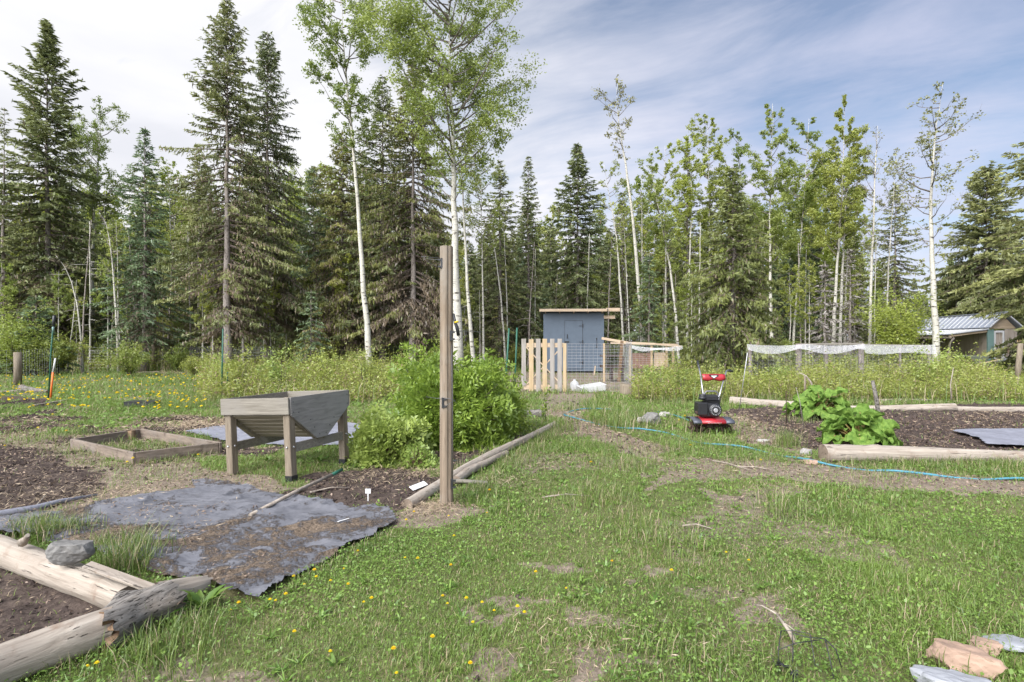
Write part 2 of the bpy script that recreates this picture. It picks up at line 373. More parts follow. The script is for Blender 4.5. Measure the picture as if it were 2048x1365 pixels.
# ------------------------------------------------------------------ ground cover layout (world metres)
def GP(*pts): return [tuple(G(a, b)[:2]) for a, b in pts]
SOIL = [GP((-900, 1130), (120, 1150), (215, 1195), (215, 1255), (0, 1320), (-900, 1600)),
        GP((-700, 868), (20, 885), (120, 925), (195, 955), (190, 985), (60, 1030), (-700, 1090)),
        GP((-700, 780), (30, 780), (70, 792), (105, 800), (120, 812), (90, 838), (-700, 850)),
        GP((585, 985), (650, 942), (760, 935), (885, 955), (850, 1000), (780, 1024), (690, 1015)),
        GP((1455, 822), (1600, 815), (1900, 811), (2700, 812), (2700, 908), (1900, 908), (1665, 906), (1560, 882), (1530, 850)),
        GP((850, 905), (960, 868), (1040, 850), (1050, 872), (960, 915), (880, 955))]
DIRT = [GP((30, 880), (150, 895), (270, 932), (380, 925), (520, 950), (600, 975), (500, 992), (380, 985), (250, 1035), (-40, 1085), (-700, 1100), (-700, 900)),
        GP((1080, 788), (1190, 788), (1165, 812), (1172, 838), (1250, 872), (1345, 900), (1300, 925), (1225, 905), (1180, 872), (1125, 850), (1085, 820)),
        GP((1400, 922), (1600, 930), (1750, 940), (2048, 962), (2700, 985), (2700, 1035), (1950, 992), (1700, 972), (1500, 952)),
        GP((340, 828), (440, 838), (500, 850), (470, 872), (360, 866)),
        GP((1000, 745), (1330, 745), (1290, 784), (1030, 788)),
        GP((1460, 820), (1600, 822), (1640, 850), (1660, 900), (1560, 905), (1480, 880), (1440, 850)),
        GP((770, 1030), (850, 1000), (960, 1008), (930, 1045), (820, 1050))]
THIN = [GP((980, 1230), (1250, 1230), (1400, 1290), (1380, 1365), (930, 1450), (960, 1330)), GP((1030, 1120), (1260, 1110), (1300, 1150), (1080, 1160)),
        GP((1400, 985), (1620, 975), (1640, 1010), (1480, 1025)), GP((1230, 930), (1420, 925), (1450, 965), (1260, 975)),
        GP((1430, 1230), (1600, 1190), (1640, 1230), (1500, 1270))]
FAB1 = GP((-500, 1000), (0, 1046), (90, 1040), (200, 1018), (300, 1000), (392, 990), (386, 966), (440, 968), (520, 985), (600, 1003), (700, 1022), (772, 1024), (790, 1050), (745, 1082), (700, 1098), (662, 1128), (585, 1162), (512, 1208), (445, 1198), (420, 1178), (330, 1160), (180, 1110), (60, 1085), (-500, 1075))
FAB2 = GP((370, 865), (455, 852), (620, 846), (720, 848), (780, 868), (700, 893), (600, 893), (470, 887), (440, 882))
FAB3 = GP((1904, 868), (1990, 866), (2400, 866), (2400, 912), (2020, 898), (1975, 897), (1958, 884))
def wx(x, y, a=.22, s=2.2): return x + a * (fbm(x, y, s, 3) - .5) * 2, y + a * (fbm(x, y, s, 9) - .5) * 2
def cover(x, y):
    x = np.asarray(x, float); y = np.asarray(y, float)
    sc = np.clip(y / 6, .6, 2.0); X, Y = wx(x, y, .26, 2.6)
    soil = np.zeros(x.shape); dirt = np.zeros(x.shape)
    for i, p in enumerate(SOIL):
        m = inpoly(X, Y, p)
        if i == 2: m &= fbm(x, y, 1.3, 5) > .47
        soil = np.maximum(soil, m)
    for p in DIRT: dirt = np.maximum(dirt, inpoly(X, Y, p))
    X, Y = wx(x, y, .5, 1.7)
    for p in THIN: dirt = np.maximum(dirt, .75 * inpoly(X, Y, p) * (fbm(x, y, 4.5, 45) > .47))
    # rough half-dug ground left of the frame
    left = (x < -3.2) & (y > 7.2) & (y < 10.8) & (x > -14)
    dirt = np.maximum(dirt, left * .75 * (fbm(x, y, 1.1, 21) > .5))
    soil = np.maximum(soil, left * .8 * (fbm(x, y * 2.2, 1.1, 33) > .58))
    dirt = np.maximum(dirt, .5 * (fbm(x, y, .9, 40) > .63))
    return soil, dirt
def gh(x, y):
    x = np.asarray(x, float); y = np.asarray(y, float)
    s = .05 * (fbm(x, y, .35, 1) - .5) + .02 * (fbm(x, y, 2.5, 2) - .5)
    return s
def axis(lo, hi, step, far, g=1.09):
    a = list(np.arange(lo, hi, step)); s = step
    while a[-1] < far: s *= g; a.append(a[-1] + s)
    return a
xa = axis(0, 8.0, .045, 420); xs = np.array([-v for v in xa[:0:-1]] + xa)
ya = axis(1.5, 11.0, .045, 420, 1.07); yb = axis(0, .2, .05, 120, 1.25)
ys = np.array([1.5 - v for v in yb[:0:-1]] + ya)
XX, YY = np.meshgrid(xs, ys, indexing='ij'); sh = XX.shape
so, di = cover(XX.ravel(), YY.ravel())
ZZ = gh(XX.ravel(), YY.ravel()) + so * (.055 * (fbm(XX.ravel(), YY.ravel(), 7, 50, 3) - .42)) + di * .015 * (fbm(XX.ravel(), YY.ravel(), 6, 60) - .5)
V = np.stack([XX.ravel(), YY.ravel(), ZZ], 1); nx, ny = sh
I = np.arange(nx * ny).reshape(nx, ny)
Fq = np.stack([I[:-1, :-1].ravel(), I[1:, :-1].ravel(), I[1:, 1:].ravel(), I[:-1, 1:].ravel()], 1)
def mat_ground():
    m, n = new_mat('ground'); t = n.n('ShaderNodeTexCoord').outputs['Object']
    a1 = n.n('ShaderNodeAttribute', _attribute_name='soil').outputs['Fac']; a2 = n.n('ShaderNodeAttribute', _attribute_name='dirt').outputs['Fac']
    f1 = n.noise(t, 9, 6, .7); f2 = n.noise(t, 45, 5, .7); f3 = n.noise(t, 1.1, 4, .6)
    fine = n.math('ADD', n.math('MULTIPLY', f1, .5), n.math('MULTIPLY', f2, .5))
    grass = n.mix(n.ramp(fine, .35, .62), (.065, .085, .03), (.16, .165, .07)); grass = n.mix(n.ramp(f3, .5, .75), grass, (.19, .16, .095))
    soil = n.mix(n.ramp(fine, .38, .62), (.030, .022, .020), (.115, .088, .072))
    dirt = n.mix(n.ramp(fine, .36, .62), (.12, .092, .072), (.30, .245, .19))
    k = n.math('MULTIPLY', n.math('SUBTRACT', f1, .5), 1.0)
    c = n.mix(n.ramp(n.math('ADD', a2, k), .25, .6), grass, dirt); c = n.mix(n.ramp(n.math('ADD', a1, k), .35, .6), c, soil)
    finish(n, c, .95, fine, .8, .03, 0, .12); return m
me = npmesh('ground', V, Fq, mat_ground(), smooth=True, attrs={'soil': so, 'dirt': di})
tag(link('ground', me), kind='structure')

def fabz(A, B, lift=.02, wr=.042, seed=0):
    Z = gh(A, B) + lift; rid = 1 - np.abs(2 * fbm(A * .8 + B * .6, (B * .8 - A * .6) * 3.2, 1.6, 200 + seed) - 1)
    Z = Z + wr * (rid ** 4) + wr * .9 * (fbm(A, B, 3.2, 210 + seed) - .35) + wr * .3 * np.abs(fbm(A * .8 + B * .6, (B * .8 - A * .6) * 3, 9, 220 + seed) - .5)
    return np.maximum(Z, gh(A, B) + .006)
NOGRASS = []      # filled polygons (x,y) where nothing grows: fabric, logs
def blocked(x, y):
    b = inpoly(x, y, FAB2) | inpoly(x, y, FAB3)
    X, Y = wx(x, y, .08, 4); b |= inpoly(X, Y, FAB1)
    return b
def blades(P0, H, Wd, lean, rnd, az=None):
    n = len(P0); a = rng.random(n) * 6.283; s = np.stack([np.cos(a), np.sin(a), np.zeros(n)], 1)
    b = a + math.pi / 2 + (rng.random(n) - .5) * 1.2 if az is None else az
    L = np.stack([np.cos(b), np.sin(b), np.zeros(n)], 1) * (lean * H)[:, None]; up = np.zeros((n, 3)); up[:, 2] = H
    w = s * (Wd / 2)[:, None]; q = np.empty((n, 5, 3), np.float32)
    zf = np.sqrt(np.maximum(.12, 1 - np.minimum(lean, .95) ** 2))[:, None]
    mid = P0 + up * .6 * zf + L * .32; tip = P0 + up * zf + L
    q[:, 0] = P0 - w; q[:, 1] = P0 + w; q[:, 2] = mid + w * .8; q[:, 3] = mid - w * .8; q[:, 4] = tip
    i = np.arange(n)[:, None] * 5
    F = np.concatenate([i + np.array([[0, 1, 2]]), i + np.array([[0, 2, 3]]), i + np.array([[3, 2, 4]])], 1).reshape(-1, 3)
    return q.reshape(-1, 3), F, np.repeat(rnd, 5)
def scatter(n, d0, d1, pw=1.0):
    u = rng.random(n); D = (d0 ** 2 + u * (d1 ** 2 - d0 ** 2)) ** .5 if pw == 1 else d0 + (d1 - d0) * u
    x = (rng.random(n) * 2 - 1) * (1.12 * D + .6); return x, D
def put(x, y, dz=0): return np.stack([x, y, gh(x, y) + dz], 1)
AV, AF, AR = [], [], []
def acc(L, v, f, r):
    L[0].append(v); L[1].append(f + sum(len(a) for a in L[0][:-1])); L[2].append(r)
def pack(L): return np.concatenate(L[0]), np.concatenate(L[1]), np.concatenate(L[2])
gl = ([], [], [])
for (n, d0, d1, h, w) in ((230000, 1.7, 4.2, .028, .0034), (230000, 4.2, 8, .036, .0046), (160000, 8, 14, .06, .008), (130000, 14, 26, .10, .016), (60000, 26, 42, .16, .03)):
    x, y = scatter(n, d0, d1); s_, d_ = cover(x, y)
    pat = fbm(x, y, 1.6, 70); p = (1 - .97 * s_) * (1 - .86 * d_) * (.45 + 1.1 * np.clip((pat - .3) * 2, 0, 1))
    k = (rng.random(n) < p) & ~blocked(x, y); x, y = x[k], y[k]; n = len(x)
    tall = np.clip((fbm(x, y, .9, 80) - .50) * 5, 0, .9) * (fbm(x, y, 4, 81) > .45)
    # longer grass between the path and the two beds and beside the long log
    H = h * (.5 + rng.random(n) * .9) * (1 + 1.5 * tall); lean = .35 + .8 * rng.random(n)
    r = np.clip(.25 + .5 * (fbm(x, y, 1.2, 90) - .3) + .45 * rng.random(n), 0, .92); dead = rng.random(n) < .07 + .10 * (fbm(x, y, 1.5, 95) > .55); r[dead] = .97
    acc(gl, *blades(put(x, y), H, w * (.6 + .8 * rng.random(n)), lean, r))
v, f, r = pack(gl)
o = link('lawn_grass', npmesh('lawn_grass', v, f, M['grass'], rnd=r)); tag(o, 'short green lawn grass with dry blades in it, covering the open ground', 'grass', kind='stuff')

# broad leaves: clover, plantain and dandelion rosettes low in the lawn
cl = ([], [], [])
for (n, d0, d1, sz) in ((120000, 1.7, 4.6, .0064), (75000, 4.6, 9, .0095), (40000, 9, 16, .022)):
    x, y = scatter(n, d0, d1); s_, d_ = cover(x, y); pat = fbm(x, y, 1.1, 110)
    p = (1 - s_) * (1 - .9 * d_) * np.clip((pat - .30) * 3.5, .15, 1)
    k = (rng.random(n) < p) & ~blocked(x, y); x, y = x[k], y[k]; n = len(x)
    N = unit(np.stack([rng.normal(0, .5, n), rng.normal(0, .5, n), np.ones(n)], 1)); U = perp(N, rv(n)); Vv = np.cross(N, U)
    z = .012 + .05 * rng.random(n) ** 1.5; s = sz * (.55 + .7 * rng.random(n) + 1.2 * rng.random(n) ** 6)
    C = put(x, y); C[:, 2] += z
    q = np.empty((n, 5, 3), np.float32); a = s[:, None]
    q[:, 0] = C - U * a; q[:, 1] = C - U * a * .1 - Vv * a * .62; q[:, 2] = C + U * a * .85 - Vv * a * .35; q[:, 3] = C + U * a * .85 + Vv * a * .35; q[:, 4] = C - U * a * .1 + Vv * a * .62
    i = np.arange(n)[:, None] * 5
    F3 = np.concatenate([i + np.array([[0, 1, 4]]), i + np.array([[1, 2, 4]]), i + np.array([[2, 3, 4]])], 1).reshape(-1, 3)
    rr = np.clip(.15 + .5 * rng.random(n) + .7 * (fbm(x, y, 2, 120) - .4), 0, 1)
    acc(cl, q.reshape(-1, 3), F3, np.repeat(rr, 5))
# rosettes
n = 1500; x, y = scatter(n, 2.0, 9); s_, d_ = cover(x, y); k = (fbm(x, y, .8, 130) > .40) & (s_ < .5) & (d_ < .6) & ~blocked(x, y); x, y = x[k], y[k]
nl = 9; X = np.repeat(x, nl); Y = np.repeat(y, nl); az = rng.random(len(X)) * 6.283; LL = .035 + .045 * rng.random(len(X))
C0 = put(X, Y, .006)
acc(cl, *blades(C0 + np.stack([np.cos(az), np.sin(az), np.zeros(len(X))], 1) * .012, LL, LL * .22, .75 + .3 * rng.random(len(X)), np.clip(rng.random(len(X)) * .8, 0, 1), az=az))
v, f, r = pack(cl)
o = link('clover_cover', npmesh('clover_cover', v, f, M['clover'], rnd=r)); tag(o, 'low broad clover and dandelion leaves spread through the lawn', 'ground cover', kind='stuff')

# taller tufts
tl = ([], [], [])
def tuft(px, py, n, rad, h, w=.0042, lean=.55, dead=.08):
    c = G(px, py); x = c[0] + rng.normal(0, rad, n); y = c[1] + rng.normal(0, rad, n)
    r = np.clip(rng.random(n) * .85, 0, .9); r[rng.random(n) < dead] = .97
    acc(tl, *blades(put(x, y), h * (.5 + .7 * rng.random(n)), np.full(n, w), lean * (.3 + 1.2 * rng.random(n)), r))
for a in ((95, 1078, 420, .09, .20), (55, 1068, 260, .08, .16), (150, 1070, 200, .08, .16), (245, 1150, 420, .085, .24), (280, 1120, 260, .09, .26), (215, 1110, 180, .07, .2),
          (390, 1275, 200, .10, .15), (330, 1330, 200, .12, .13), (270, 1320, 180, .10, .15), (200, 905, 420, .25, .12), (150, 870, 380, .3, .12), (60, 885, 260, .3, .12),
          (380, 800, 520, .5, .35), (420, 812, 420, .35, .35), (345, 815, 300, .4, .25), (1180, 900, 300, .2, .16), (1230, 935, 300, .2, .18), (1275, 940, 260, .15, .14), (1350, 905, 260, .2, .16),
          (1450, 905, 300, .25, .15), (1510, 925, 300, .25, .14), (1390, 890, 300, .25, .16), (1575, 895, 320, .10, .30), (1760, 945, 300, .25, .12), (1860, 935, 300, .2, .13), (1950, 940, 320, .3, .15), (2030, 945, 300, .25, .18),
          (1640, 835, 380, .18, .25), (1600, 845, 250, .2, .16), (1565, 1010, 160, .10, .18), (1560, 1035, 120, .1, .2), (1210, 1010, 260, .2, .14), (1260, 1060, 260, .2, .13), (1330, 1080, 220, .18, .12), (1100, 860, 260, .2, .2), (1085, 880, 200, .15, .18),
          (1200, 1000, 240, .18, .15), (1290, 1085, 260, .2, .12), (1960, 1210, 160, .15, .09), (2010, 1130, 300, .2, .10), (1990, 1260, 120, .10, .13), (1930, 1300, 70, .08, .14), (1860, 1330, 60, .07, .14), (1470, 1340, 260, .16, .14), (1330, 1300, 200, .15, .12),
          (960, 985, 180, .12, .13), (930, 1005, 160, .1, .12), (1010, 930, 240, .2, .13), (1060, 905, 200, .2, .14), (1130, 820, 240, .2, .2)): tuft(*a)
for i in range(170):
    D = 9 + 9 * rng.random(); px = 1060 + 1100 * rng.random(); c = GD(px, D); s_, d_ = cover(c[:1], c[1:2])
    if s_[0] > .2 or d_[0] > .5: continue
    tuft(px, CY + 1650 / D, 110, .2, .15 + .12 * rng.random(), .008, .5, .1)
# fringe of grass along the logs and boards
def fringe(p0, p1, n, sd, h, w=.005):
    a = G(*p0); b = G(*p1); t = rng.random(n)[:, None]; c = a + (b - a) * t; x = c[:, 0] + rng.normal(0, sd, n); y = c[:, 1] + rng.normal(0, sd, n)
    r = np.clip(rng.random(n) * .9, 0, .9); r[rng.random(n) < .12] = .97
    acc(tl, *blades(put(x, y), h * (.4 + .8 * rng.random(n)), np.full(n, w), .2 + .7 * rng.random(n), r))
fringe((940, 1000), (1110, 860), 1500, .10, .12); fringe((905, 960), (1095, 840), 900, .12, .13); fringe((1660, 925), (2100, 935), 1700, .10, .12); fringe((1450, 815), (1900, 808), 900, .15, .16, .008)
fringe((20, 1372), (400, 1230), 600, .05, .09, .004); fringe((150, 925), (265, 935), 160, .05, .07); fringe((275, 930), (440, 905), 400, .07, .10); fringe((560, 1190), (800, 1065), 900, .06, .07, .004)
fringe((170, 895), (400, 895), 900, .3, .10)
v, f, r = pack(tl)
o = link('tall_grass', npmesh('tall_grass', v, f, M['tallgrass'], rnd=r)); tag(o, 'longer grass tufts along the logs, beds and path', 'grass', kind='stuff')

# long meadow grass behind the beds and under the fence
ml = ([], [], [])
n = 26000; x, y = scatter(n, 12, 30); px = x / y * FPX + CX
ok = (y > 17) | ((px > 1270) & (y > 13.2) & (px < 2400)) | ((px > 380) & (px < 780) & (y > 12.5))
ok &= ~((px > 1000) & (px < 1290) & (y < 28)) & ~((px < 470) & (y < 26))
k = ok & (fbm(x, y, .6, 140) > .33); x, y = x[k], y[k]; n = len(x)
r = rng.random(n) * .9; r[rng.random(n) < .22] = .97
acc(ml, *blades(put(x, y), .28 + .4 * rng.random(n), np.full(n, .014), .15 + .5 * rng.random(n), r))
v, f, r = pack(ml)
o = link('meadow_grass', npmesh('meadow_grass', v, f, M['tallgrass'], rnd=r)); tag(o, 'long half-dry meadow grass between the garden and the trees', 'grass', kind='stuff')

# straw, bark crumbs and clods
def flat_bits(n, x, y, L, Wd, dz, r, tilt=.25):
    a = rng.random(n) * 6.283; U = np.stack([np.cos(a), np.sin(a), rng.normal(0, tilt, n)], 1) * L[:, None]; Vv = np.stack([-np.sin(a), np.cos(a), rng.normal(0, .5, n)], 1) * Wd[:, None]
    C = put(x, y, 0); fi = inpoly(x, y, FAB1); C[:, 2] = np.where(fi, fabz(x, y), C[:, 2]); C[:, 2] += dz; v, f = diamonds(C, U, Vv, 0.0); return v, f, np.repeat(r, 4)
sl = ([], [], []); bl = ([], [], [])
n = 80000; x, y = scatter(n, 1.9, 12); s_, d_ = cover(x, y); fb = inpoly(x, y, FAB1) & (fbm(x, y, 1.7, 150) > .57)
k = (rng.random(n) < np.maximum(.75 * (d_ > .4), np.maximum(.10, .30 * s_))) & ~blocked(x, y) | (fb & (rng.random(n) < .8)); x, y = x[k], y[k]; n = len(x)
sc = np.clip(y / 5, .7, 2); acc(sl, *flat_bits(n, x, y, .022 * sc * (.4 + 1.3 * rng.random(n)), .0017 * sc * (.6 + rng.random(n)), .008 + .03 * rng.random(n) ** 2, rng.random(n)))
for (px, py, nn, rad) in ((870, 1020, 900, .16), (760, 950, 500, .28), (850, 950, 300, .15), (430, 850, 900, .45), (470, 845, 600, .35), (330, 745, 500, .9), (1000, 970, 160, .12), (1560, 1200, 60, .12), (1450, 1310, 160, .12), (1620, 1250, 40, .1), (230, 990, 700, .3), (90, 1000, 500, .3), (1230, 1290, 250, .2), (1140, 1280, 160, .15)):
    c = G(px, py); x = c[0] + rng.normal(0, rad, nn); y = c[1] + rng.normal(0, rad, nn); s = np.clip(c[1] / 5, .8, 3)
    acc(sl, *flat_bits(nn, x, y, .030 * s * (.4 + 1.2 * rng.random(nn)), .0016 * s * (.6 + rng.random(nn)), .012 + .05 * rng.random(nn) ** 1.5, .2 + .8 * rng.random(nn), .35))
v, f, r = pack(sl); o = link('straw_litter', npmesh('straw_litter', v, f, M['straw'], rnd=r)); tag(o, 'dry straw scattered over bare dirt and fabric', 'straw', kind='stuff')
n = 80000; x, y = scatter(n, 1.9, 11); s_, d_ = cover(x, y); fb = inpoly(x, y, FAB1) & (fbm(x, y, 1.7, 150) > .55)
k = ((rng.random(n) < np.maximum(.5 * (d_ > .4), .55 * s_)) & ~blocked(x, y)) | (fb & (rng.random(n) < .7)); x, y = x[k], y[k]; n = len(x)
sc = np.clip(y / 5, .7, 2); acc(bl, *flat_bits(n, x, y, .012 * sc * (.4 + 1.3 * rng.random(n)), .005 * sc * (.5 + rng.random(n)), .008 + .02 * rng.random(n) ** 2, rng.random(n), .4))
v, f, r = pack(bl); o = link('bark_litter', npmesh('bark_litter', v, f, M['litter'], rnd=r)); tag(o, 'brown bark crumbs and dead leaves over the dirt', 'litter', kind='stuff')
# soil clods: squashed octahedra
n = 70000; x, y = scatter(n, 1.9, 14); s_, d_ = cover(x, y); k = (rng.random(n) < np.maximum(s_, .04 * (d_ > .4))) & ~blocked(x, y); x, y = x[k], y[k]; n = len(x)
O = np.array([(1, 0, 0), (0, 1, 0), (-1, 0, 0), (0, -1, 0), (0, 0, 1), (0, 0, -1)], float)
sz = (.006 + .022 * rng.random(n) ** 3) * np.clip(y / 4.5, .8, 2.2); vv = O[None] * (1 + .5 * (rng.random((n, 6, 1)) - .5)) * sz[:, None, None] * np.array((1, 1, .75)) + rng.normal(0, .15, (n, 6, 3)) * sz[:, None, None]
C = put(x, y, .004); vv = vv + C[:, None]; i = np.arange(n)[:, None] * 6
T = [(0, 1, 4), (1, 2, 4), (2, 3, 4), (3, 0, 4), (1, 0, 5), (2, 1, 5), (3, 2, 5), (0, 3, 5)]
F3 = np.concatenate([i + np.array([t]) for t in T], 1).reshape(-1, 3)
o = link('soil_clods', npmesh('soil_clods', vv.reshape(-1, 3), F3, M['soil'])); tag(o, 'dark crumbly clods of dug soil in the beds', 'soil', kind='stuff')
# ------------------------------------------------------------------ trees
def conifer_crown(H, R, h0, seed, dens=1.0, droop=.35, up=.25, shag=.25, gap=.0, twig=1.0, narrow_top=.9, dead=.3, spray=.098, irregular=.35, path=None, mats=None, low_brown=.0, frontgap=0.0):
    r = np.random.default_rng(seed)
    zs = []; z = h0
    while z < H - .15: zs.append(z); z += (.24 + .16 * r.random()) / dens ** .5 * (1.15 - .5 * (z / H))
    bz, baz = [], []
    for z in zs:
        k = int(round((4.2 + 2.2 * r.random()) * dens ** .5)); a0 = r.random() * 6.28
        for j in range(k):
            if r.random() < gap: continue
            bz.append(z + .12 * r.random()); baz.append(a0 + j * 6.283 / k + r.normal(0, .25))
    bz = np.array(bz); baz = np.array(baz); kp = ~((np.sin(baz) < -.72) & (bz < h0 + .62 * (H - h0)) & (r.random(len(bz)) < frontgap)); bz, baz = bz[kp], baz[kp]; nb = len(bz); t = np.clip((bz - h0) / (H - h0), 0, 1)
    prof = np.where(t < .12, .75 + 2.1 * t, 1.0) * (1 - t) ** (narrow_top * .78)
    # uneven outline: lobes that vary with azimuth and height
    lob = 1 + irregular * np.sin(baz * 2 + seed + 5 * t) * np.sin(bz * 1.1 + seed)
    L = np.maximum(.10, 1.22 * R * prof * lob * (1 - .8 * irregular * r.random(nb)) + .06)
    pitch = np.where(t > .82, .75, np.where(t > .55, .30, 0)) + up * (t - .4) - .12 + r.normal(0, .1, nb)
    dr = droop * (1 - t * .7) * (.7 + .6 * r.random(nb))
    out = np.stack([np.cos(baz), np.sin(baz), np.zeros(nb)], 1); tan = np.stack([-np.sin(baz), np.cos(baz), np.zeros(nb)], 1)
    def bp(i, s):
        h = L[i] * s * np.cos(pitch[i]); zz = bz[i] + L[i] * (s * np.sin(pitch[i]) - dr[i] * s ** 1.4 + dr[i] * .45 * s ** 3)
        p = out[i] * h[:, None]; p[:, 2] = zz
        if path is not None:
            p[:, 0] += np.interp(bz[i], path[:, 2], path[:, 0]); p[:, 1] += np.interp(bz[i], path[:, 2], path[:, 1])
        return p
    # branch wood
    seg = 3; idx = np.arange(nb); Vb, Fb = [], []
    pts = [bp(idx, np.full(nb, s)) for s in (0, .4, .85)]
    wdt = (.010 + .012 * L)[:, None]
    side = tan; upv = np.array((0, 0, 1.))
    for sv in (side, upv[None] * np.ones((nb, 1))):
        for a in range(2):
            w0 = wdt * (1, .6, .25)[a]; w1 = wdt * (1, .6, .25)[a + 1]; q = np.stack([pts[a] - sv * w0, pts[a] + sv * w0, pts[a + 1] + sv * w1, pts[a + 1] - sv * w1], 1)
            Vb.append(q.reshape(-1, 3))
    Vb = np.concatenate(Vb); nbq = len(Vb) // 4
    # twigs
    nt = np.maximum(3, (L / .085 * twig).astype(int)); ti = np.repeat(idx, nt * 2); m = len(ti)
    s = .10 + .92 * r.random(m) ** .8; side = np.where(r.random(m) < .5, -1, 1.)
    base = bp(ti, s); ang = .5 + .6 * r.random(m)
    tl = (.30 * L[ti] * (1 - s * .85) + .10) * (.5 + .7 * r.random(m))
    td = out[ti] * np.cos(ang)[:, None] + tan[ti] * (side * np.sin(ang))[:, None]; td[:, 2] += -.25 - .35 * shag * r.random(m) + .2 * (t[ti] > .6); td = unit(td)
    ns = np.maximum(1, np.ceil(tl / (spray * 1.15)).astype(int)); si = np.repeat(np.arange(m), ns); q = np.concatenate([np.arange(k) for k in ns]) + r.random(len(si))
    f = q / ns[si]; C = base[si] + td[si] * (tl[si] * f)[:, None]; C[:, 2] -= .25 * tl[si] * f ** 2
    n = len(C); U = td[si] + r.normal(0, .30, (n, 3)) * np.array((1, 1, .6)); hang = r.random(n) < shag * (1.1 - t[ti][si]); U[hang] = np.array((0, 0, -1.)) + r.normal(0, .25, (hang.sum(), 3)); U = unit(U)
    Vv = perp(U, rv(n, r)); sz = spray * (.55 + .8 * r.random(n)); v, fq = diamonds(C, U * sz[:, None], Vv * (sz * .27)[:, None], .15)
    inner = s[si]; tt = t[ti][si]
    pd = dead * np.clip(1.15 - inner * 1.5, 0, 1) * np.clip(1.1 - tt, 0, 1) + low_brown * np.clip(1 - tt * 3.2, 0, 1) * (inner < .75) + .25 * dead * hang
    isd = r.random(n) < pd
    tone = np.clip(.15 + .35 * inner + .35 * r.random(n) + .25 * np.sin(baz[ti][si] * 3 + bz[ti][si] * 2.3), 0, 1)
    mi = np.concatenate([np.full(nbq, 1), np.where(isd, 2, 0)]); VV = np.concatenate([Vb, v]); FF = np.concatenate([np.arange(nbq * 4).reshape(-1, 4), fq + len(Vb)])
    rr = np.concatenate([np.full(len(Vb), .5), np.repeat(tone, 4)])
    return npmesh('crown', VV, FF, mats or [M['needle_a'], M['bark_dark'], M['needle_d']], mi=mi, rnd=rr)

def trunk_mesh(path, r0, r1, mat, k=10, name='trunk', stubs=0, seed=0, flare=.35):
    r = random.Random(seed); mb = MB(); p = np.asarray(path, float); n = 16
    d = np.linspace(0, 1, len(p)); t = np.linspace(0, 1, n); q = np.stack([np.interp(t, d, p[:, i]) for i in range(3)], 1)
    # smooth the polyline
    for _ in range(3): q[1:-1] = (q[:-2] + 2 * q[1:-1] + q[2:]) / 4
    q[1:-1, :2] += np.array([[r.gauss(0, r0 * .12), r.gauss(0, r0 * .12)] for _ in range(n - 2)])
    rad = r0 + (r1 - r0) * np.minimum(1, t * 1.12) ** .85; rad = rad * (1 + flare * np.exp(-t * 30))
    mb.tube(q, rad, k, wob=.06)
    for i in range(stubs):
        s = .08 + .75 * r.random(); c = np.array([np.interp(s, t, q[:, j]) for j in range(3)]); a = r.random() * 6.28; l = .15 + .5 * r.random()
        mb.tube([c, c + np.array((math.cos(a) * l * .6, math.sin(a) * l * .6, .06 - .1 * r.random())), c + np.array((math.cos(a) * l, math.sin(a) * l, -.12 * r.random()))], [.014, .01, .004], 4)
    me = mb.build(name, mat); m = me.data; bpy.data.objects.remove(me); return m, q

def make_tree(name, label, cat, loc, trunk_me, crown_me, group=None, rz=0, sc=1.0):
    e = empty(name, loc, label, cat, group, rz); e.scale = (sc, sc, sc)
    link('trunk', trunk_me, e)
    if crown_me is not None: link('crown', crown_me, e)
    return e

MT = {'a': [M['needle_a'], M['bark_dark'], M['needle_d']], 'o': [M['needle_o'], M['bark_dark'], M['needle_d']], 'b': [M['needle_b'], M['bark_dark'], M['needle_d']], 'g': [M['needle_g'], M['bark_dark'], M['needle_g']]}
def conifer(label, px, ptop, D, R, h0, seed, kind='a', r0=None, name='spruce_tree', cat='spruce tree', group=None, lean=0.0, **kw):
    H = CH + (CY - ptop) * D / FPX; b = GD(px, D, -.03)
    r0 = r0 or .011 * H + .02; path = [(0, 0, 0), (lean * .4, 0, H * .5), (lean, 0, H)]
    tm, q = trunk_mesh(path, r0, .012, M['bark_spruce'], stubs=10, seed=seed)
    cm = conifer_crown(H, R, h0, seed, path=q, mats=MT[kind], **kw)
    return make_tree(name, label, cat, b, tm, cm, group)

C1 = conifer('tall dark spruce with a bare grey lower trunk standing highest left of centre', 455, -2, 24, 2.55, 2.1, 1, dens=1.25, narrow_top=.78, shag=.5, dead=.5, irregular=.5, twig=1.15, low_brown=.3, r0=.20, lean=-.05, frontgap=.8)
C2 = conifer('tall spruce with rusty drooping branches just right of the tallest spruce', 535, 62, 27, 2.5, 2.6, 2, dens=1.15, narrow_top=.8, shag=.7, dead=.7, irregular=.45, droop=.55, low_brown=.5, r0=.17, frontgap=.6)
C3 = conifer('broad pine-like conifer with upturned branch tips at the far left', 95, 42, 31, 2.9, 2.0, 3, 'a', dens=.9, up=.9, droop=.10, shag=.15, dead=.25, spray=.15, narrow_top=.75, low_brown=.45, name='pine_tree', cat='pine tree')
C4 = conifer('slim blue-green spruce with a sharp spire behind the left fence', 290, 252, 27, 2.1, 1.5, 4, 'b', dens=1.1, droop=.3, shag=.2, dead=.3, narrow_top=1.05, low_brown=.35, r0=.16)
C5 = conifer('shaggy olive spruce with brown hanging twigs left of the big aspen', 826, 118, 26, 2.9, 2.2, 5, 'o', dens=1.1, shag=.8, dead=.7, droop=.5, irregular=.3, low_brown=.5, r0=.19, frontgap=.75)
C6 = conifer('dark spruce with a narrow top between the leaning aspen and the olive spruce', 765, 152, 27.5, 2.7, 1.8, 6, 'a', dens=1.0, shag=.5, dead=.5, low_brown=.35)
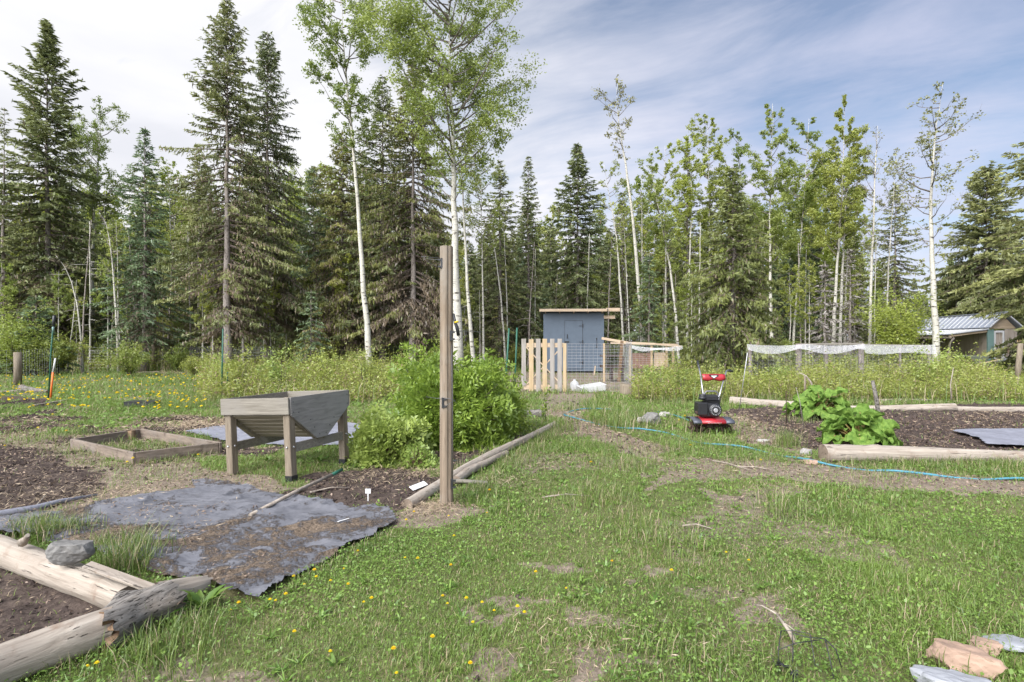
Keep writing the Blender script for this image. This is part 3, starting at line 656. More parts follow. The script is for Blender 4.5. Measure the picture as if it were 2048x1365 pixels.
C7 = conifer('olive-brown spruce directly behind the leaning aspen trunk', 684, 262, 28, 2.8, 1.6, 7, 'o', dens=1.05, shag=.7, dead=.6, droop=.5, low_brown=.4)
C8 = conifer('dark green spruce at the left of the gap behind the wooden post', 1000, 318, 31, 1.7, 1.4, 8, 'a', dens=1.0, dead=.3, low_brown=.3)
C9 = conifer('slim dark spruce standing between two others left of the blue shed', 1057, 312, 33, 1.5, 1.5, 9, 'a', dens=1.0, dead=.2)
C10 = conifer('broad dark spruce with a cone-laden top rising behind the blue shed', 1155, 288, 33, 2.5, 1.2, 10, 'a', dens=1.15, dead=.25, narrow_top=.8, spray=.13)
C11 = conifer('nearest spruce on the right with wide mossy skirts beside the red tiller', 1466, 332, 20, 2.7, 1.2, 11, 'o', dens=1.7, shag=.5, dead=.3, droop=.5, narrow_top=1.2, r0=.16, irregular=.45)
C12 = conifer('dark spruce with open drooping branches behind the yellow-green willow', 1790, 366, 34, 2.0, 1.5, 12, 'a', dens=.9, dead=.2)
C13 = conifer('large dark spruce filling the right side behind the metal-roofed shed', 1972, 334, 36, 3.7, .9, 13, 'a', dens=1.15, dead=.15, narrow_top=.72, spray=.15, droop=.45)
C14 = conifer('close spruce at the right edge whose boughs reach over the metal roof', 2190, 130, 21, 4.0, 1.5, 14, 'a', dens=1.0, dead=.15, narrow_top=.7, droop=.45, spray=.13)
C15 = conifer('small young fir with a bare thin stem in front of the dark trunks', 622, 578, 24, .62, .9, 15, 'b', dens=1.4, dead=.1, r0=.035, spray=.09, name='fir_sapling', cat='fir sapling')
C16 = conifer('medium green spruce behind the blue-green spire, left of the tallest spruce', 398, 292, 31, 2.1, 1.8, 16, 'a', dens=1.0, dead=.3)
C17 = conifer('dark blue-green spruce in the shade between the brown twigs and the small fir', 628, 330, 31, 2.0, 2.0, 17, 'b', dens=1.0, dead=.3, low_brown=.5)
C18 = conifer('young spruce with dense foliage to the ground right of the blue shed', 1298, 505, 27, 1.2, .4, 18, 'b', dens=1.2, dead=.1)
C19 = conifer('low young spruce at the far left beneath the pine', 72, 590, 24, 1.3, .3, 19, 'b', dens=1.2, dead=.1, name='young_spruce', cat='young spruce')
C20 = conifer('grey dead spruce with bare branches between the pale aspen trunks', 1650, 520, 25, .85, .5, 20, 'g', dens=1.0, dead=0, twig=.6, shag=.2, name='dead_spruce', cat='dead spruce')
C21 = conifer('taller grey dead spruce right of the triple aspen trunks', 1700, 500, 26.5, 1.0, .8, 21, 'g', dens=.9, dead=0, twig=.5, name='dead_spruce', cat='dead spruce')
C22 = conifer('thin sparse conifer cut by the left edge of the photo', 8, 214, 30, 1.5, 2.0, 22, 'a', dens=.7, dead=.3, gap=.3, name='pine_tree', cat='pine tree')
C23 = conifer('narrow pointed spruce among the aspens right of the mossy spruce', 1375, 300, 33, 1.2, 1.5, 23, 'a', dens=1.0)
C24 = conifer('dark spruce crown behind the gap between the shed and the tall bare aspen', 1245, 380, 35, 1.6, 1.0, 24, 'a', dens=1.0)

# ---------------- broadleaf
def leafy_crown(path, h0, H, R, seed, leaves=9000, size=.045, nb=34, rise=.9, mats=None, sparse=.0, shape='oval', tips=False, curve=.25, sub=5):
    r = np.random.default_rng(seed); q = np.asarray(path); VV, FF, MI, RR = [], [], [], []; mb_v = []
    tip_pts = []
    def quadstrip(p, w):
        p = np.asarray(p); T = unit(np.gradient(p, axis=0)); sv = unit(np.cross(T, r.normal(size=3)[None])); s2 = np.cross(T, sv)
        for v_ in (sv, s2):
            for a in range(len(p) - 1): mb_v.append(np.stack([p[a] - v_[a] * w[a], p[a] + v_[a] * w[a], p[a + 1] + v_[a + 1] * w[a + 1], p[a + 1] - v_[a + 1] * w[a + 1]]))
    for b in range(nb):
        t = (b + r.random()) / nb; z = h0 + (H - h0) * t * .97
        prof = {'oval': math.sin(math.pi * (.12 + .80 * t)) ** .8, 'cone': (1 - t) ** .7 * .9 + .12, 'top': (t * 1.25 if t < .7 else (1 - t) * 2.6 + .1)}[shape]
        L = R * max(.15, prof) * (.6 + .55 * r.random()); az = r.random() * 6.283; o = np.array((math.cos(az), math.sin(az), 0.)); e = rise * (.7 + .5 * r.random())
        c = np.array([np.interp(z, q[:, 2], q[:, j]) for j in range(3)]); c[2] = z
        ss = np.linspace(0, 1, 5); pp = c + o[None] * (L * ss * (1 - .15 * ss))[:, None] + np.array((0, 0, 1.))[None] * (L * (math.tan(e) * .75) * (ss ** (1 + curve)))[:, None] + r.normal(0, .035 * L, (5, 3)) * ss[:, None]
        quadstrip(pp, (.008 + .012 * L) * (1.05 - ss))
        tip_pts.append((pp[-1], L * .25)); 
        for k in range(sub + int(L * 2)):
            s = .22 + .78 * r.random(); c0 = np.array([np.interp(s, ss, pp[:, j]) for j in range(3)]); d = unit((o * .6 + r.normal(0, .6, 3) + np.array((0, 0, .45)))[None])[0]; l2 = L * (.22 + .25 * r.random()) * (1.15 - s * .6)
            p2 = np.array([c0, c0 + d * l2 * .5, c0 + d * l2 + np.array((0, 0, .1 * l2))]); quadstrip(p2, (.006, .004, .002)); tip_pts.append((p2[-1], l2 * .45)); tip_pts.append((p2[1], l2 * .38))
    T = np.array([p for p, _ in tip_pts]); Rr = np.array([max(.10, x) for _, x in tip_pts]); wgt = Rr ** 1.6 * (r.random(len(T)) > sparse); wgt /= wgt.sum()
    ci = r.choice(len(T), leaves, p=wgt); off = rv(leaves, r) * (Rr[ci] * (.15 + .8 * r.random(leaves)))[:, None]; off[:, 2] *= .8; C = T[ci] + off
    U = rv(leaves, r); U[:, 2] = U[:, 2] * .6 - .25; U = unit(U); V_ = perp(U, rv(leaves, r)); s = size * (.6 + .7 * r.random(leaves)); v, fq = diamonds(C, U * s[:, None], V_ * (s * .62)[:, None], .15)
    B = np.concatenate(mb_v); nbq = len(B) // 4; tone = np.clip(.5 * r.random(leaves) + .5 * r.random(len(T))[ci], 0, 1)
    return npmesh('crown', np.concatenate([B, v]), np.concatenate([np.arange(nbq * 4).reshape(-1, 4), fq + len(B)]), mats, mi=np.concatenate([np.full(nbq, 1), np.zeros(leaves, int)]), rnd=np.concatenate([np.full(len(B), .5), np.repeat(tone, 4)]))

AM = [M['aspen'], M['bark_spruce']]; AY = [M['aspen_y'], M['bark_spruce']]; AC = [M['catkin'], M['bark_spruce']]
def aspen(label, pts, D, r0, h0f, R, seed, leaves, size=.045, mats=AM, r1=.007, name='aspen_tree', cat='aspen tree', group=None, **kw):
    """pts: trunk in photo pixels from base to top"""
    if leaves and D >= 26 and leaves > 1200: leaves = int(leaves * 1.9); size *= .78; h0f *= .86; R *= 1.08
    w_ = [P(a, b, D) for a, b in pts]; base = np.array((w_[0][0], D, -.03)); loc = [(p[0] - base[0], 0, p[2] + .03) for p in w_]; loc[0] = (0, 0, 0)
    H = loc[-1][2]; tm, q = trunk_mesh(loc, r0, r1, M['bark_aspen'], stubs=6, seed=seed, flare=.3)
    cm = leafy_crown(q, H * h0f, H, R, seed, leaves, size, mats=mats, **kw) if leaves is not None else None
    return make_tree(name, label, cat, base, tm, cm, group)
A1 = aspen('leaning aspen with a long curved white trunk left of the garden post', [(742, 740), (728, 590), (715, 400), (697, 200), (684, 60), (680, -60)], 22, .135, .54, 1.95, 101, 17000, .044, nb=34, rise=.8)
A2 = aspen('biggest aspen, full green crown on a thick pale trunk behind the post', [(917, 770), (912, 560), (908, 400), (905, 250), (898, 100), (895, -90)], 20, .20, .42, 3.15, 102, 46000, .044, nb=64, rise=.8, sparse=.25)
A3 = aspen('slender white aspen trunk leaning just right of the biggest aspen', [(950, 760), (938, 620), (930, 480), (922, 320), (918, 290)], 21.5, .10, .86, 1.3, 103, 1500, .04, nb=12, rise=.6)
A4 = aspen('bare crooked aspen with a sparse tuft of leaves right of the shed', [(1290, 725), (1277, 560), (1262, 400), (1245, 290), (1235, 230), (1232, 168)], 28, .12, .72, 1.5, 104, 1000, .055, mats=AC, nb=16, rise=.7, sparse=.3)
A5 = aspen('leafy aspen with paired pale trunks right of the mossy spruce', [(1543, 735), (1541, 560), (1540, 400), (1545, 208)], 29, .12, .45, 1.9, 105, 12000, .06, nb=38, rise=.9, shape='cone')
A6 = aspen('slim aspen behind the paired trunks, thin pale stem', [(1582, 735), (1592, 600), (1606, 430), (1618, 238)], 30, .085, .4, 1.5, 106, 7000, .06, nb=30, rise=.9)
A7 = aspen('tall leafy aspen, leftmost stem of the triple trunk', [(1664, 735), (1672, 560), (1684, 400), (1690, 198)], 28, .11, .48, 1.8, 107, 11000, .058, nb=36, rise=.95, shape='cone')
A8 = aspen('middle stem of the triple aspen trunk, leafy above the grey dead spruce', [(1678, 735), (1684, 560), (1690, 420), (1702, 260)], 28.6, .10, .5, 1.3, 108, 5500, .058, nb=30, rise=.9)
A9 = aspen('rightmost stem of the triple aspen trunk', [(1688, 735), (1692, 600), (1696, 480), (1686, 330)], 29.4, .085, .5, 1.2, 109, 3500, .058, nb=24)
A10 = aspen('nearly bare grey aspen left of the willow, forked twigs on top', [(1738, 725), (1742, 560), (1748, 420), (1752, 300), (1755, 252)], 27, .09, .45, 1.0, 110, 260, .05, mats=AC, nb=30, rise=1.0, curve=.4)
A11 = aspen('tall single aspen near the metal roof with thin sideways crown of buds', [(1873, 740), (1869, 600), (1862, 480), (1862, 350), (1872, 250), (1886, 165)], 24, .155, .36, 1.9, 111, 2300, .055, mats=AC, nb=30, rise=.65, curve=.6, sparse=.35)
A12 = aspen('leafy aspen with a leaning bare stem left of the mossy spruce', [(1360, 700), (1345, 560), (1318, 420), (1300, 330)], 27, .085, .55, 1.2, 112, 2600, .055, nb=24)
A13 = aspen('aspen with bright crown above the young spruce, left of the mossy spruce', [(1372, 720), (1378, 560), (1384, 420), (1380, 272)], 31, .09, .5, 1.3, 113, 6500, .06, nb=32, mats=AY)
A14 = aspen('tall green aspen right behind the mossy spruce top', [(1412, 720), (1420, 560), (1418, 400), (1415, 232)], 32, .10, .48, 1.4, 114, 7000, .06, nb=32)
A15 = aspen('aspen crown between the mossy spruce and the paired trunks', [(1480, 720), (1486, 560), (1484, 420), (1474, 268)], 33, .09, .4, 1.5, 115, 6500, .062, nb=32)
A16 = aspen('leafy aspen with white trunk right of the far-left pine', [(188, 735), (184, 520), (190, 400), (200, 300), (202, 216)], 34, .13, .45, 2.4, 116, 12000, .06, nb=40)
A17 = aspen('crooked bare birch leaning between the left fence posts', [(166, 742), (160, 640), (148, 580), (135, 540), (112, 512)], 25, .05, .8, .5, 117, 40, .04, mats=AC, nb=6, name='birch_tree', cat='birch tree')
A18 = aspen('thin spotted birch, left one of the close pair by the blue-green spruce', [(238, 738), (232, 620), (226, 530), (215, 450), (198, 425)], 25.5, .065, .5, .8, 118, 500, .045, nb=14, name='birch_tree', cat='birch tree')
A19 = aspen('thin spotted birch, right one of the close pair by the blue-green spruce', [(244, 738), (236, 640), (236, 540), (232, 440)], 26.2, .055, .5, .8, 119, 400, .045, nb=12, name='birch_tree', cat='birch tree')
A20 = aspen('thin white crooked aspen stem left of the shed, in front of dark spruces', [(1012, 690), (1003, 600), (992, 520), (980, 430), (976, 400)], 29, .06, .8, .7, 120, 300, .05, nb=8)
A21 = aspen('thin straight aspen stem nearest the left wall of the shed', [(1016, 700), (1014, 600), (1009, 480), (1006, 400)], 30, .045, .8, .7, 121, 300, .05, nb=8)
A22 = aspen('crooked aspen with a small leafy head above the shed roof boards', [(1250, 700), (1240, 560), (1232, 460), (1220, 400), (1208, 330)], 29.5, .07, .62, 1.1, 122, 1500, .05, nb=16)
A23 = aspen('thin aspen stem beside the tall crooked aspen', [(1262, 700), (1254, 580), (1250, 480), (1244, 420)], 30.5, .05, .6, .9, 123, 700, .05, nb=12)
A24 = aspen('yellow-green aspen crown glowing behind the gap left of the leaning aspen', [(600, 730), (604, 560), (608, 440), (612, 345)], 38, .12, .35, 2.8, 124, 12000, .08, nb=44, mats=AY)
A25 = aspen('small leafy aspen between the spruce spire and the gap on the left', [(345, 730), (344, 560), (340, 440), (338, 318)], 36, .09, .4, 1.7, 125, 5500, .07, nb=30, mats=AY)
A26 = aspen('pale yellow-green aspen hanging beside the biggest aspen trunk', [(968, 720), (966, 600), (964, 480), (962, 335)], 27, .07, .62, 1.35, 126, 3400, .045, nb=26)
A27 = aspen('short aspen stem leaning between the left birches and the pine', [(134, 742), (142, 680), (150, 610), (153, 560)], 25.4, .045, .6, .6, 127, 200, .045, nb=8, name='birch_tree', cat='birch tree')
A28 = aspen('leafy aspen behind the crooked bare one, above the young spruce', [(1330, 720), (1332, 560), (1330, 420), (1330, 292)], 34, .09, .4, 1.4, 128, 6000, .065, nb=30, mats=AY)
A29 = aspen('small leafy aspen with a rounded head beside the young spruce', [(1282, 710), (1284, 560), (1284, 460), (1283, 350)], 33, .07, .45, 1.1, 129, 3500, .06, nb=24)
A30 = aspen('sparse leafy aspen at the right of the nearly bare grey one', [(1772, 720), (1775, 560), (1785, 420), (1792, 300)], 31, .07, .45, 1.0, 130, 1300, .055, nb=22, mats=AC)
A31 = aspen('leafy aspen filling the gap behind the triple trunk', [(1640, 730), (1644, 560), (1650, 440), (1655, 330)], 36, .10, .35, 2.0, 131, 9000, .08, nb=36, mats=AY)
A32 = aspen('leafy aspen filling the gap behind the paired trunks', [(1560, 730), (1562, 560), (1566, 440), (1570, 330)], 37, .10, .3, 2.1, 132, 9000, .08, nb=36)
# willow and tall shrubs
def shrub_mesh(R, H, seed, leaves, size, mats, stems=26, open_=.5):
    r = np.random.default_rng(seed); mb = []; tips = []
    for i in range(stems):
        a = r.random() * 6.283; o = np.array((math.cos(a), math.sin(a), 0)); sp = R * (.15 + .85 * r.random() ** .7); h = H * (.55 + .45 * r.random()) * (1 - .35 * (sp / R) ** 2)
        ss = np.linspace(0, 1, 6); p = o[None] * (sp * ss ** 1.3)[:, None] + np.array((0, 0, 1.))[None] * (h * ss ** .85)[:, None] + r.normal(0, .04 * H, (6, 3)) * ss[:, None]; p[:, 2] = np.maximum(p[:, 2], 0)
        T = unit(np.gradient(p, axis=0)); sv = unit(np.cross(T, r.normal(size=3)[None])); w = (.006 + .004 * H) * (1.1 - ss)
        for k in range(5): mb.append(np.stack([p[k] - sv[k] * w[k], p[k] + sv[k] * w[k], p[k + 1] + sv[k + 1] * w[k + 1], p[k + 1] - sv[k + 1] * w[k + 1]]))
        for k in range(10):
            s = .12 + .88 * r.random() ** .7; c = np.array([np.interp(s, ss, p[:, j]) for j in range(3)]); tips.append(np.append(c + r.normal(0, .10 * R, 3) * (.4 + s), .07 * R + .12 * R * s))
    T = np.array(tips); T[:, 2] = np.maximum(T[:, 2], .04); ci = r.integers(0, len(T), leaves); C = T[ci, :3] + rv(leaves, r) * (T[ci, 3] * (.2 + r.random(leaves)))[:, None]; C[:, 2] = np.maximum(C[:, 2], .02)
    U = rv(leaves, r); U[:, 2] = abs(U[:, 2]) * .5; U = unit(U); V_ = perp(U, rv(leaves, r)); s = size * (.6 + .8 * r.random(leaves)); v, f = diamonds(C, U * s[:, None], V_ * (s * .45)[:, None], .1); B = np.concatenate(mb); nq = len(B) // 4
    return npmesh('foliage', np.concatenate([B, v]), np.concatenate([np.arange(nq * 4).reshape(-1, 4), f + len(B)]), mats, mi=np.concatenate([np.full(nq, 1), np.zeros(leaves, int)]), rnd=np.concatenate([np.full(len(B), .5), np.repeat(np.clip(.55 * r.random(leaves) + .45 * r.random(len(T))[ci], 0, 1), 4)]))
def place(name, me, loc, label, cat, group=None, rz=0, sc=1.0):
    o = link(name, me); o.location = tuple(float(a) for a in loc); o.rotation_euler = (0, 0, rz); o.scale = (sc, sc, sc) if np.isscalar(sc) else sc; return tag(o, label, cat, group)
SY = [M['aspen_y'], M['bark_dark']]; SU = [M['under'], M['bark_dark']]
place('willow_shrub', shrub_mesh(1.7, 4.4, 201, 12000, .055, SY, 46), GD(1800, 25), 'big yellow-green willow left of the tall single aspen', 'willow')
place('willow_shrub', shrub_mesh(1.2, 3.4, 202, 6000, .055, SY, 30), GD(1905, 34), 'small yellow-green willow behind the tall single aspen, left of the dark spruce', 'willow')
place('willow_shrub', shrub_mesh(1.5, 3.2, 203, 6500, .05, SY, 34), GD(30, 23.5), 'yellow-green leafy sapling clump at the left edge behind the fence', 'willow')
def SECT(px):
    for x, t in ((60, ', at the far left edge'), (250, ', behind the far-left pine'), (420, ', around the blue-green spire'), (600, ', behind the tallest spruces'), (760, ', behind the leaning aspen'), (960, ', behind the big aspen and wooden post'), (1080, ', left of the blue shed'), (1260, ', above and right of the blue shed'), (1440, ', left of the mossy spruce'), (1620, ', behind the paired pale trunks'), (1800, ', behind the triple aspen trunk')):
        if px < x: return t
    return ', toward the right edge'
EDGE = [shrub_mesh(1.0, 1.9, 210 + i, 3600, .045, SU if i % 2 else [M['aspen'], M['bark_dark']], 22) for i in range(4)]
rr_ = random.Random(5)
for i in range(64):
    px = -150 + 2350 * (i + rr_.random()) / 64; D = 22.5 + 9 * rr_.random()
    if 1040 < px < 1330 and D < 30: D = 31 + 2 * rr_.random()
    if px > 1740 and D < 34: D = 30 + 5 * rr_.random(); 
    place('forest_shrub', EDGE[i % 4], GD(px, D), 'leafy shrub under the forest edge' + SECT(px), 'shrub', 'shrubs along the forest edge', rr_.random() * 6.28, .55 + .6 * rr_.random())

# ---------------- the wood behind: shared prototypes, each tree its own object
protoC = []
for i, kd in enumerate('aaobag'[:5]):
    H = 11.0; tm, q = trunk_mesh([(0, 0, 0), (.1, .05, H * .5), (0, 0, H)], .15, .012, M['bark_spruce'], stubs=14, seed=300 + i, k=7)
    protoC.append((tm, conifer_crown(H, 2.0, (2.0, .7, 1.4, .6, 2.8)[i], 300 + i, dens=.9, path=q, mats=MT[kd], dead=.3, shag=.5, spray=.15, twig=.95, low_brown=.25), H))
protoA = []
for i in range(3):
    H = 12.0; tm, q = trunk_mesh([(0, 0, 0), (.25 - .2 * i, 0, H * .5), (.1 * i, 0, H)], .10, .015, M['bark_aspen'], stubs=8, seed=320 + i, k=7)
    protoA.append((tm, leafy_crown(q, H * .42, H, 1.6, 320 + i, 4500, .075, nb=30, mats=AM if i else AY), H))
skyline = [(-200, 300), (0, 330), (60, 300), (150, 330), (240, 330), (330, 340), (390, 330), (560, 330), (600, 350), (660, 330), (760, 300), (860, 330), (900, 430), (950, 470), (980, 420), (1060, 400), (1100, 430), (1200, 420), (1300, 400), (1400, 370), (1500, 360), (1600, 380), (1700, 400), (1740, 480), (1830, 560), (1880, 560), (1900, 480), (2100, 420), (2300, 380)]
sx = [a for a, _ in skyline]; sy = [b for _, b in skyline]
cnt = 0
for row, (D0, n, fh) in enumerate(((28.5, 34, .45), (33, 44, .78), (38, 48, .9), (45, 50, 1.0), (54, 46, 1.05))):
    for i in range(n):
        px = -260 + 2600 * (i + rr_.random()) / n; D = D0 + 5 * rr_.random()
        if 1780 < px < 2100 and D < 37: continue
        ytop = np.interp(px, sx, sy); Ht = (CH + (CY - ytop) * D / FPX) * fh * (.68 + .34 * rr_.random())
        if Ht < 2.2 or (row == 0 and (1050 < px < 1270 or px > 1750)): continue
        leafy = rr_.random() < (.0 if row == 0 else .34 if px > 1230 else .2); tm, cm, H = (protoA if leafy else protoC)[rr_.randrange(3 if leafy else 5)]
        lb = 'leafy aspen deep in the wood' if leafy else 'dark conifer deep in the wood'
        make_tree('aspen_tree' if leafy else 'spruce_tree', lb + SECT(px), 'aspen tree' if leafy else 'spruce tree', GD(px, D, -.03), tm, cm, 'aspens in the wood behind' if leafy else 'conifers in the wood behind', rr_.random() * 6.28, Ht / H)
for i in range(36):
    px = -60 + 820 * (i + rr_.random()) / 19 if i < 19 else 1280 + 440 * (i - 19 + rr_.random()) / 17; D = 26 + 6 * rr_.random(); tm, cm, H = protoA[rr_.randrange(2)]
    make_tree('young_aspen', 'young pale-leaved aspen growing between the trunks' + SECT(px), 'young aspen', GD(px, D, -.03), tm, cm, 'young aspens between the trunks', rr_.random() * 6.28, (2.8 + 3.6 * rr_.random()) / H)
# pale thin stems and lean poles inside the wood edge
poles = []
for i in range(3):
    tm, q = trunk_mesh([(0, 0, 0), (.1 * (i - 1), 0, 3), (.3 * (i - 1), .1, 6.2)], .045, .015, M['bark_spruce' if i != 1 else 'bark_aspen'], stubs=12, seed=340 + i, k=6); poles.append(tm)
for i in range(60):
    px = -80 + 2200 * (i + rr_.random()) / 60; D = 26.5 + 7 * rr_.random()
    if 1060 < px < 1260 and D < 31: D += 4
    if px > 1800: D += 8
    o = place('bare_sapling', poles[i % 3], GD(px, D, -.02), 'thin bare trunk among the spruces' + SECT(px), 'sapling', 'bare stems among the spruces', rr_.random() * 6.28, .6 + .7 * rr_.random())
# far wood: one mass of crossed crowns beyond the last row
fv = ([], [], [])
n = 420; X = (rng.random(n) * 2 - 1) * 150; Y = 64 + 30 * rng.random(n)
for i in range(n):
    h = 11 + 6 * rng.random(); h = min(h, max(4, CH + (CY - np.interp(X[i] / Y[i] * FPX + CX, sx, sy) - 40) * Y[i] / FPX)); m = 260; t = rng.random(m) ** .7; a = rng.random(m) * 6.283; rad = 2.3 * (1 - t) * (.5 + .6 * rng.random(m))
    C = np.stack([X[i] + np.cos(a) * rad, Y[i] + np.sin(a) * rad, t * h], 1); U = rv(m) * .55; U[:, 2] -= .2; Vv = perp(U, rv(m)) * .2; v, f = diamonds(C, U, Vv, .1); acc(fv, v, f, np.repeat(rng.random(m), 4))
v, f, r = pack(fv); o = link('far_wood', npmesh('far_wood', v, f, M['needle_a'], rnd=r)); tag(o, 'dense distant wood seen as one dark mass between the trunks', 'wood', kind='stuff')
# ------------------------------------------------------------------ shed
def R3(rz): return np.array(Matrix.Rotation(rz, 3, 'Z'))
sx0 = GD(1087, 26)[0]; shed = empty('garden_shed', (sx0, 26, 0), 'slate-blue wooden shed with a sloping felt roof at the end of the path', 'shed', rz=math.radians(-3))
mb = MB(); Wd = 2.84; Dp = 2.5
mb.box((.04, Dp / 2, 1.44), (.08, Dp, 2.72)).box((Wd - .04, Dp / 2, 1.44), (.08, Dp, 2.72)).box((Wd / 2, Dp - .04, 1.38), (Wd - .16, .08, 2.6)).box((Wd / 2, .04, 1.46), (Wd - .16, .08, 2.76)).box((Wd / 2, Dp / 2, .14), (Wd - .17, Dp - .17, .09)); mb.build('wall', M['shed'], shed)
mb = MB()
for y in (.25, 1.25, 2.25): mb.box((Wd / 2, y, -.02), (Wd - .1, .12, .2))
mb.build('skid', M['tine'], shed)
mb = MB(); a = np.array((Wd / 2, -.42, 2.98)); b = np.array((Wd / 2, Dp + .3, 2.62)); mb.beam(a, b, Wd + .28, .035); rf = mb.build('roof', M['roof_felt'], shed)
mb = MB(); mb.box((Wd / 2 - .05, -.445, 2.93), (Wd + .28, .04, .12)); mb.build('fascia', M['fresh'], rf)
mb = MB(); mb.box((Wd + .38, -.30, 2.955), (.64, .04, .16)); mb.build('rafter_end', M['fresh'], rf)
mb = MB(); mb.box((Wd + .25, -.02, 2.62), (.52, .04, .15)); mb.build('rafter_end', M['fresh'], rf)
mb = MB()
for x in np.linspace(.1, Wd - .1, 5): mb.beam((x, -.41, 2.90), (x, Dp + .25, 2.54), .04, .11)
mb.build('rafter', M['fresh'], rf)
mb = MB(); dx0, dx1, dz0, dz1 = 1.0, 1.84, .18, 2.46; mb.box(((dx0 + dx1) / 2, -.012, (dz0 + dz1) / 2), (dx1 - dx0 - .03, .024, dz1 - dz0 - .03)); door = mb.build('door', M['shed'], shed)
mb = MB(); g = .015
for c, d in (((dx0, -.002, (dz0 + dz1) / 2), (g, .006, dz1 - dz0)), ((dx1, -.002, (dz0 + dz1) / 2), (g, .006, dz1 - dz0)), (((dx0 + dx1) / 2, -.002, dz1), (dx1 - dx0 + g, .005, g)), (((dx0 + dx1) / 2, -.002, dz0), (dx1 - dx0 + g, .005, g))): mb.box(c, d)
mb.build('door_gap', M['black'], shed)
for z in (2.22, 1.46, .50):
    mb = MB(); mb.box((dx1, -.032, z), (.05, .014, .16)).beam((dx1 - .02, -.034, z), (dx1 - .17, -.034, z), .012, .05, up=(0, 1, 0)); mb.build('hinge', M['black'], door)
mb = MB(); mb.box((1.12, -.035, 1.72), (.035, .02, .20)).tube([(1.12, -.04, 1.66), (1.12, -.08, 1.64), (1.12, -.08, 1.78)], .01, 5).box((1.09, -.04, 1.46), (.22, .03, .06)); mb.build('latch', M['black'], door)
mb = MB(); mb.tube([(2.49, -.03, 1.60), (2.5, -.05, 1.4), (2.49, -.03, 1.22)], .012, 5).box((2.49, -.01, 1.62), (.05, .03, .05)).box((2.49, -.01, 1.21), (.05, .03, .05)); mb.build('hook', M['black'], shed)

# gate
gx = lambda px, D=16: (px - CX) * D / FPX
gate = empty('picket_gate', (gx(1088), 16, 0), 'wooden picket gate of grey and fresh boards with a cross brace at the path end', 'gate')
for i, (a, b, fresh, top, bot) in enumerate(((1043, 1052, 0, 678, 772), (1058, 1067, 1, 679, 783), (1072, 1081, 0, 678, 784), (1085, 1094, 1, 678, 784), (1100, 1109, 0, 678, 784), (1115, 1124, 0, 678, 784), (1126, 1133, 1, 687, 784))):
    z1 = CH + (CY - top) * 16 / FPX; z0 = max(.01, CH + (CY - bot) * 16 / FPX); mb = MB(); mb.box((gx((a + b) / 2) - gx(1088), 0 if i < 6 else .01, (z0 + z1) / 2), (gx(b) - gx(a), .022, z1 - z0), bev=.004)
    p = mb.build('picket', M['fresh_z' if fresh else 'grey_z'], gate)
for z in (1.38, .16): mb = MB(); mb.box((0, .035, z), (1.18, .035, .13)); mb.build('rail', M['fresh'], gate)
for s in (1, -1): mb = MB(); mb.beam((-.52 * s, .037 + .032 * (s > 0), .22), (.52 * s, .037 + .032 * (s > 0), 1.32), .03, .09, up=(0, 1, 0)); mb.build('brace', M['fresh'], gate)
# posts & wire
def grid_wire(mb, a, b, z0, z1, nh, dv, r=.0022, k=3, jit=0.0):
    a = np.asarray(a, float); b = np.asarray(b, float); L = np.linalg.norm(b - a)
    for z in np.linspace(z0, z1, nh): mb.tube([(a[0], a[1], z), ((a[0] + b[0]) / 2, (a[1] + b[1]) / 2, z - jit * random.random()), (b[0], b[1], z)], r, k, caps=False)
    for t in np.linspace(0, 1, max(2, int(L / dv))): p = a + (b - a) * t; mb.tube([(p[0], p[1], z0), (p[0], p[1], z1)], r, k, caps=False)
random.seed(4)
pn = empty('mesh_fence', (gx(1134), 16, 0), 'galvanised wire panel between the picket gate and the stump', 'wire fence')
mb = MB(); grid_wire(mb, (.02, 0), (gx(1262) - gx(1134), -.1), .05, 1.42, 17, .11, .0028); mb.build('wire_mesh', M['galv'], pn)
mb = MB(); mb.beam((gx(1238) - gx(1134), .03, .3), (gx(1245) - gx(1134), .06, 1.50), .09, .03, up=(0, 1, 0)); mb.build('board', M['bark_rot'], pn)
mb = MB()
for i in range(15):
    t = i / 14; mb.tube([(gx(1246) - gx(1134) + .28 * t, -.12, .08), (gx(1251) - gx(1134) + .16 * t, -.08, 1.48)], .003, 3, caps=False)
for z in np.linspace(.1, 1.46, 30): mb.tube([(gx(1246) - gx(1134) + .07 * z / 1.4, -.12, z), (gx(1266) - gx(1134) - .05 * z / 1.4, -.11, z)], .003, 3, caps=False)
mb.build('mesh_roll', M['galv'], pn)
mb = MB(); mb.lathe([(.23, 0), (.21, .08), (.20, .28), (.185, .31), (.0, .315)], 18); st = mb.build('stump', M['weather_z']); st.location = (GD(1251, 15.6)[0], 15.4, -.02); tag(st, 'sawn round log stump standing at the right end of the wire panel', 'stump')
# jug, tray
mb = MB(); mb.lathe([(.0, 0), (.12, 0), (.13, .03), (.13, .20), (.11, .26), (.05, .30), (.035, .31), (.035, .34), (0, .34)], 18)
jug = mb.build('water_jug', M['white']); jug.location = tuple(GD(1149, 16.6)); tag(jug, 'white plastic jug standing behind the wire beside the gate', 'jug')
mb = MB()
def tray(mb, L, W_, h, th=.012, flare=.08, m=0):
    for sx_ in (-1, 1):
        mb.beam((sx_ * L / 2, -W_ / 2, h / 2), (sx_ * L / 2, W_ / 2, h / 2), th, h, m)
        mb.beam((-L / 2, sx_ * W_ / 2, h / 2), (L / 2, sx_ * W_ / 2, h / 2), th, h, m)
    mb.box((0, 0, th / 2), (L - th * 1.1, W_ - th * 1.1, th), m=m)
tray(mb, .72, .42, .17); mb.box((.37, 0, .165), (.05, .46, .012)).box((-.37, 0, .165), (.05, .46, .012))
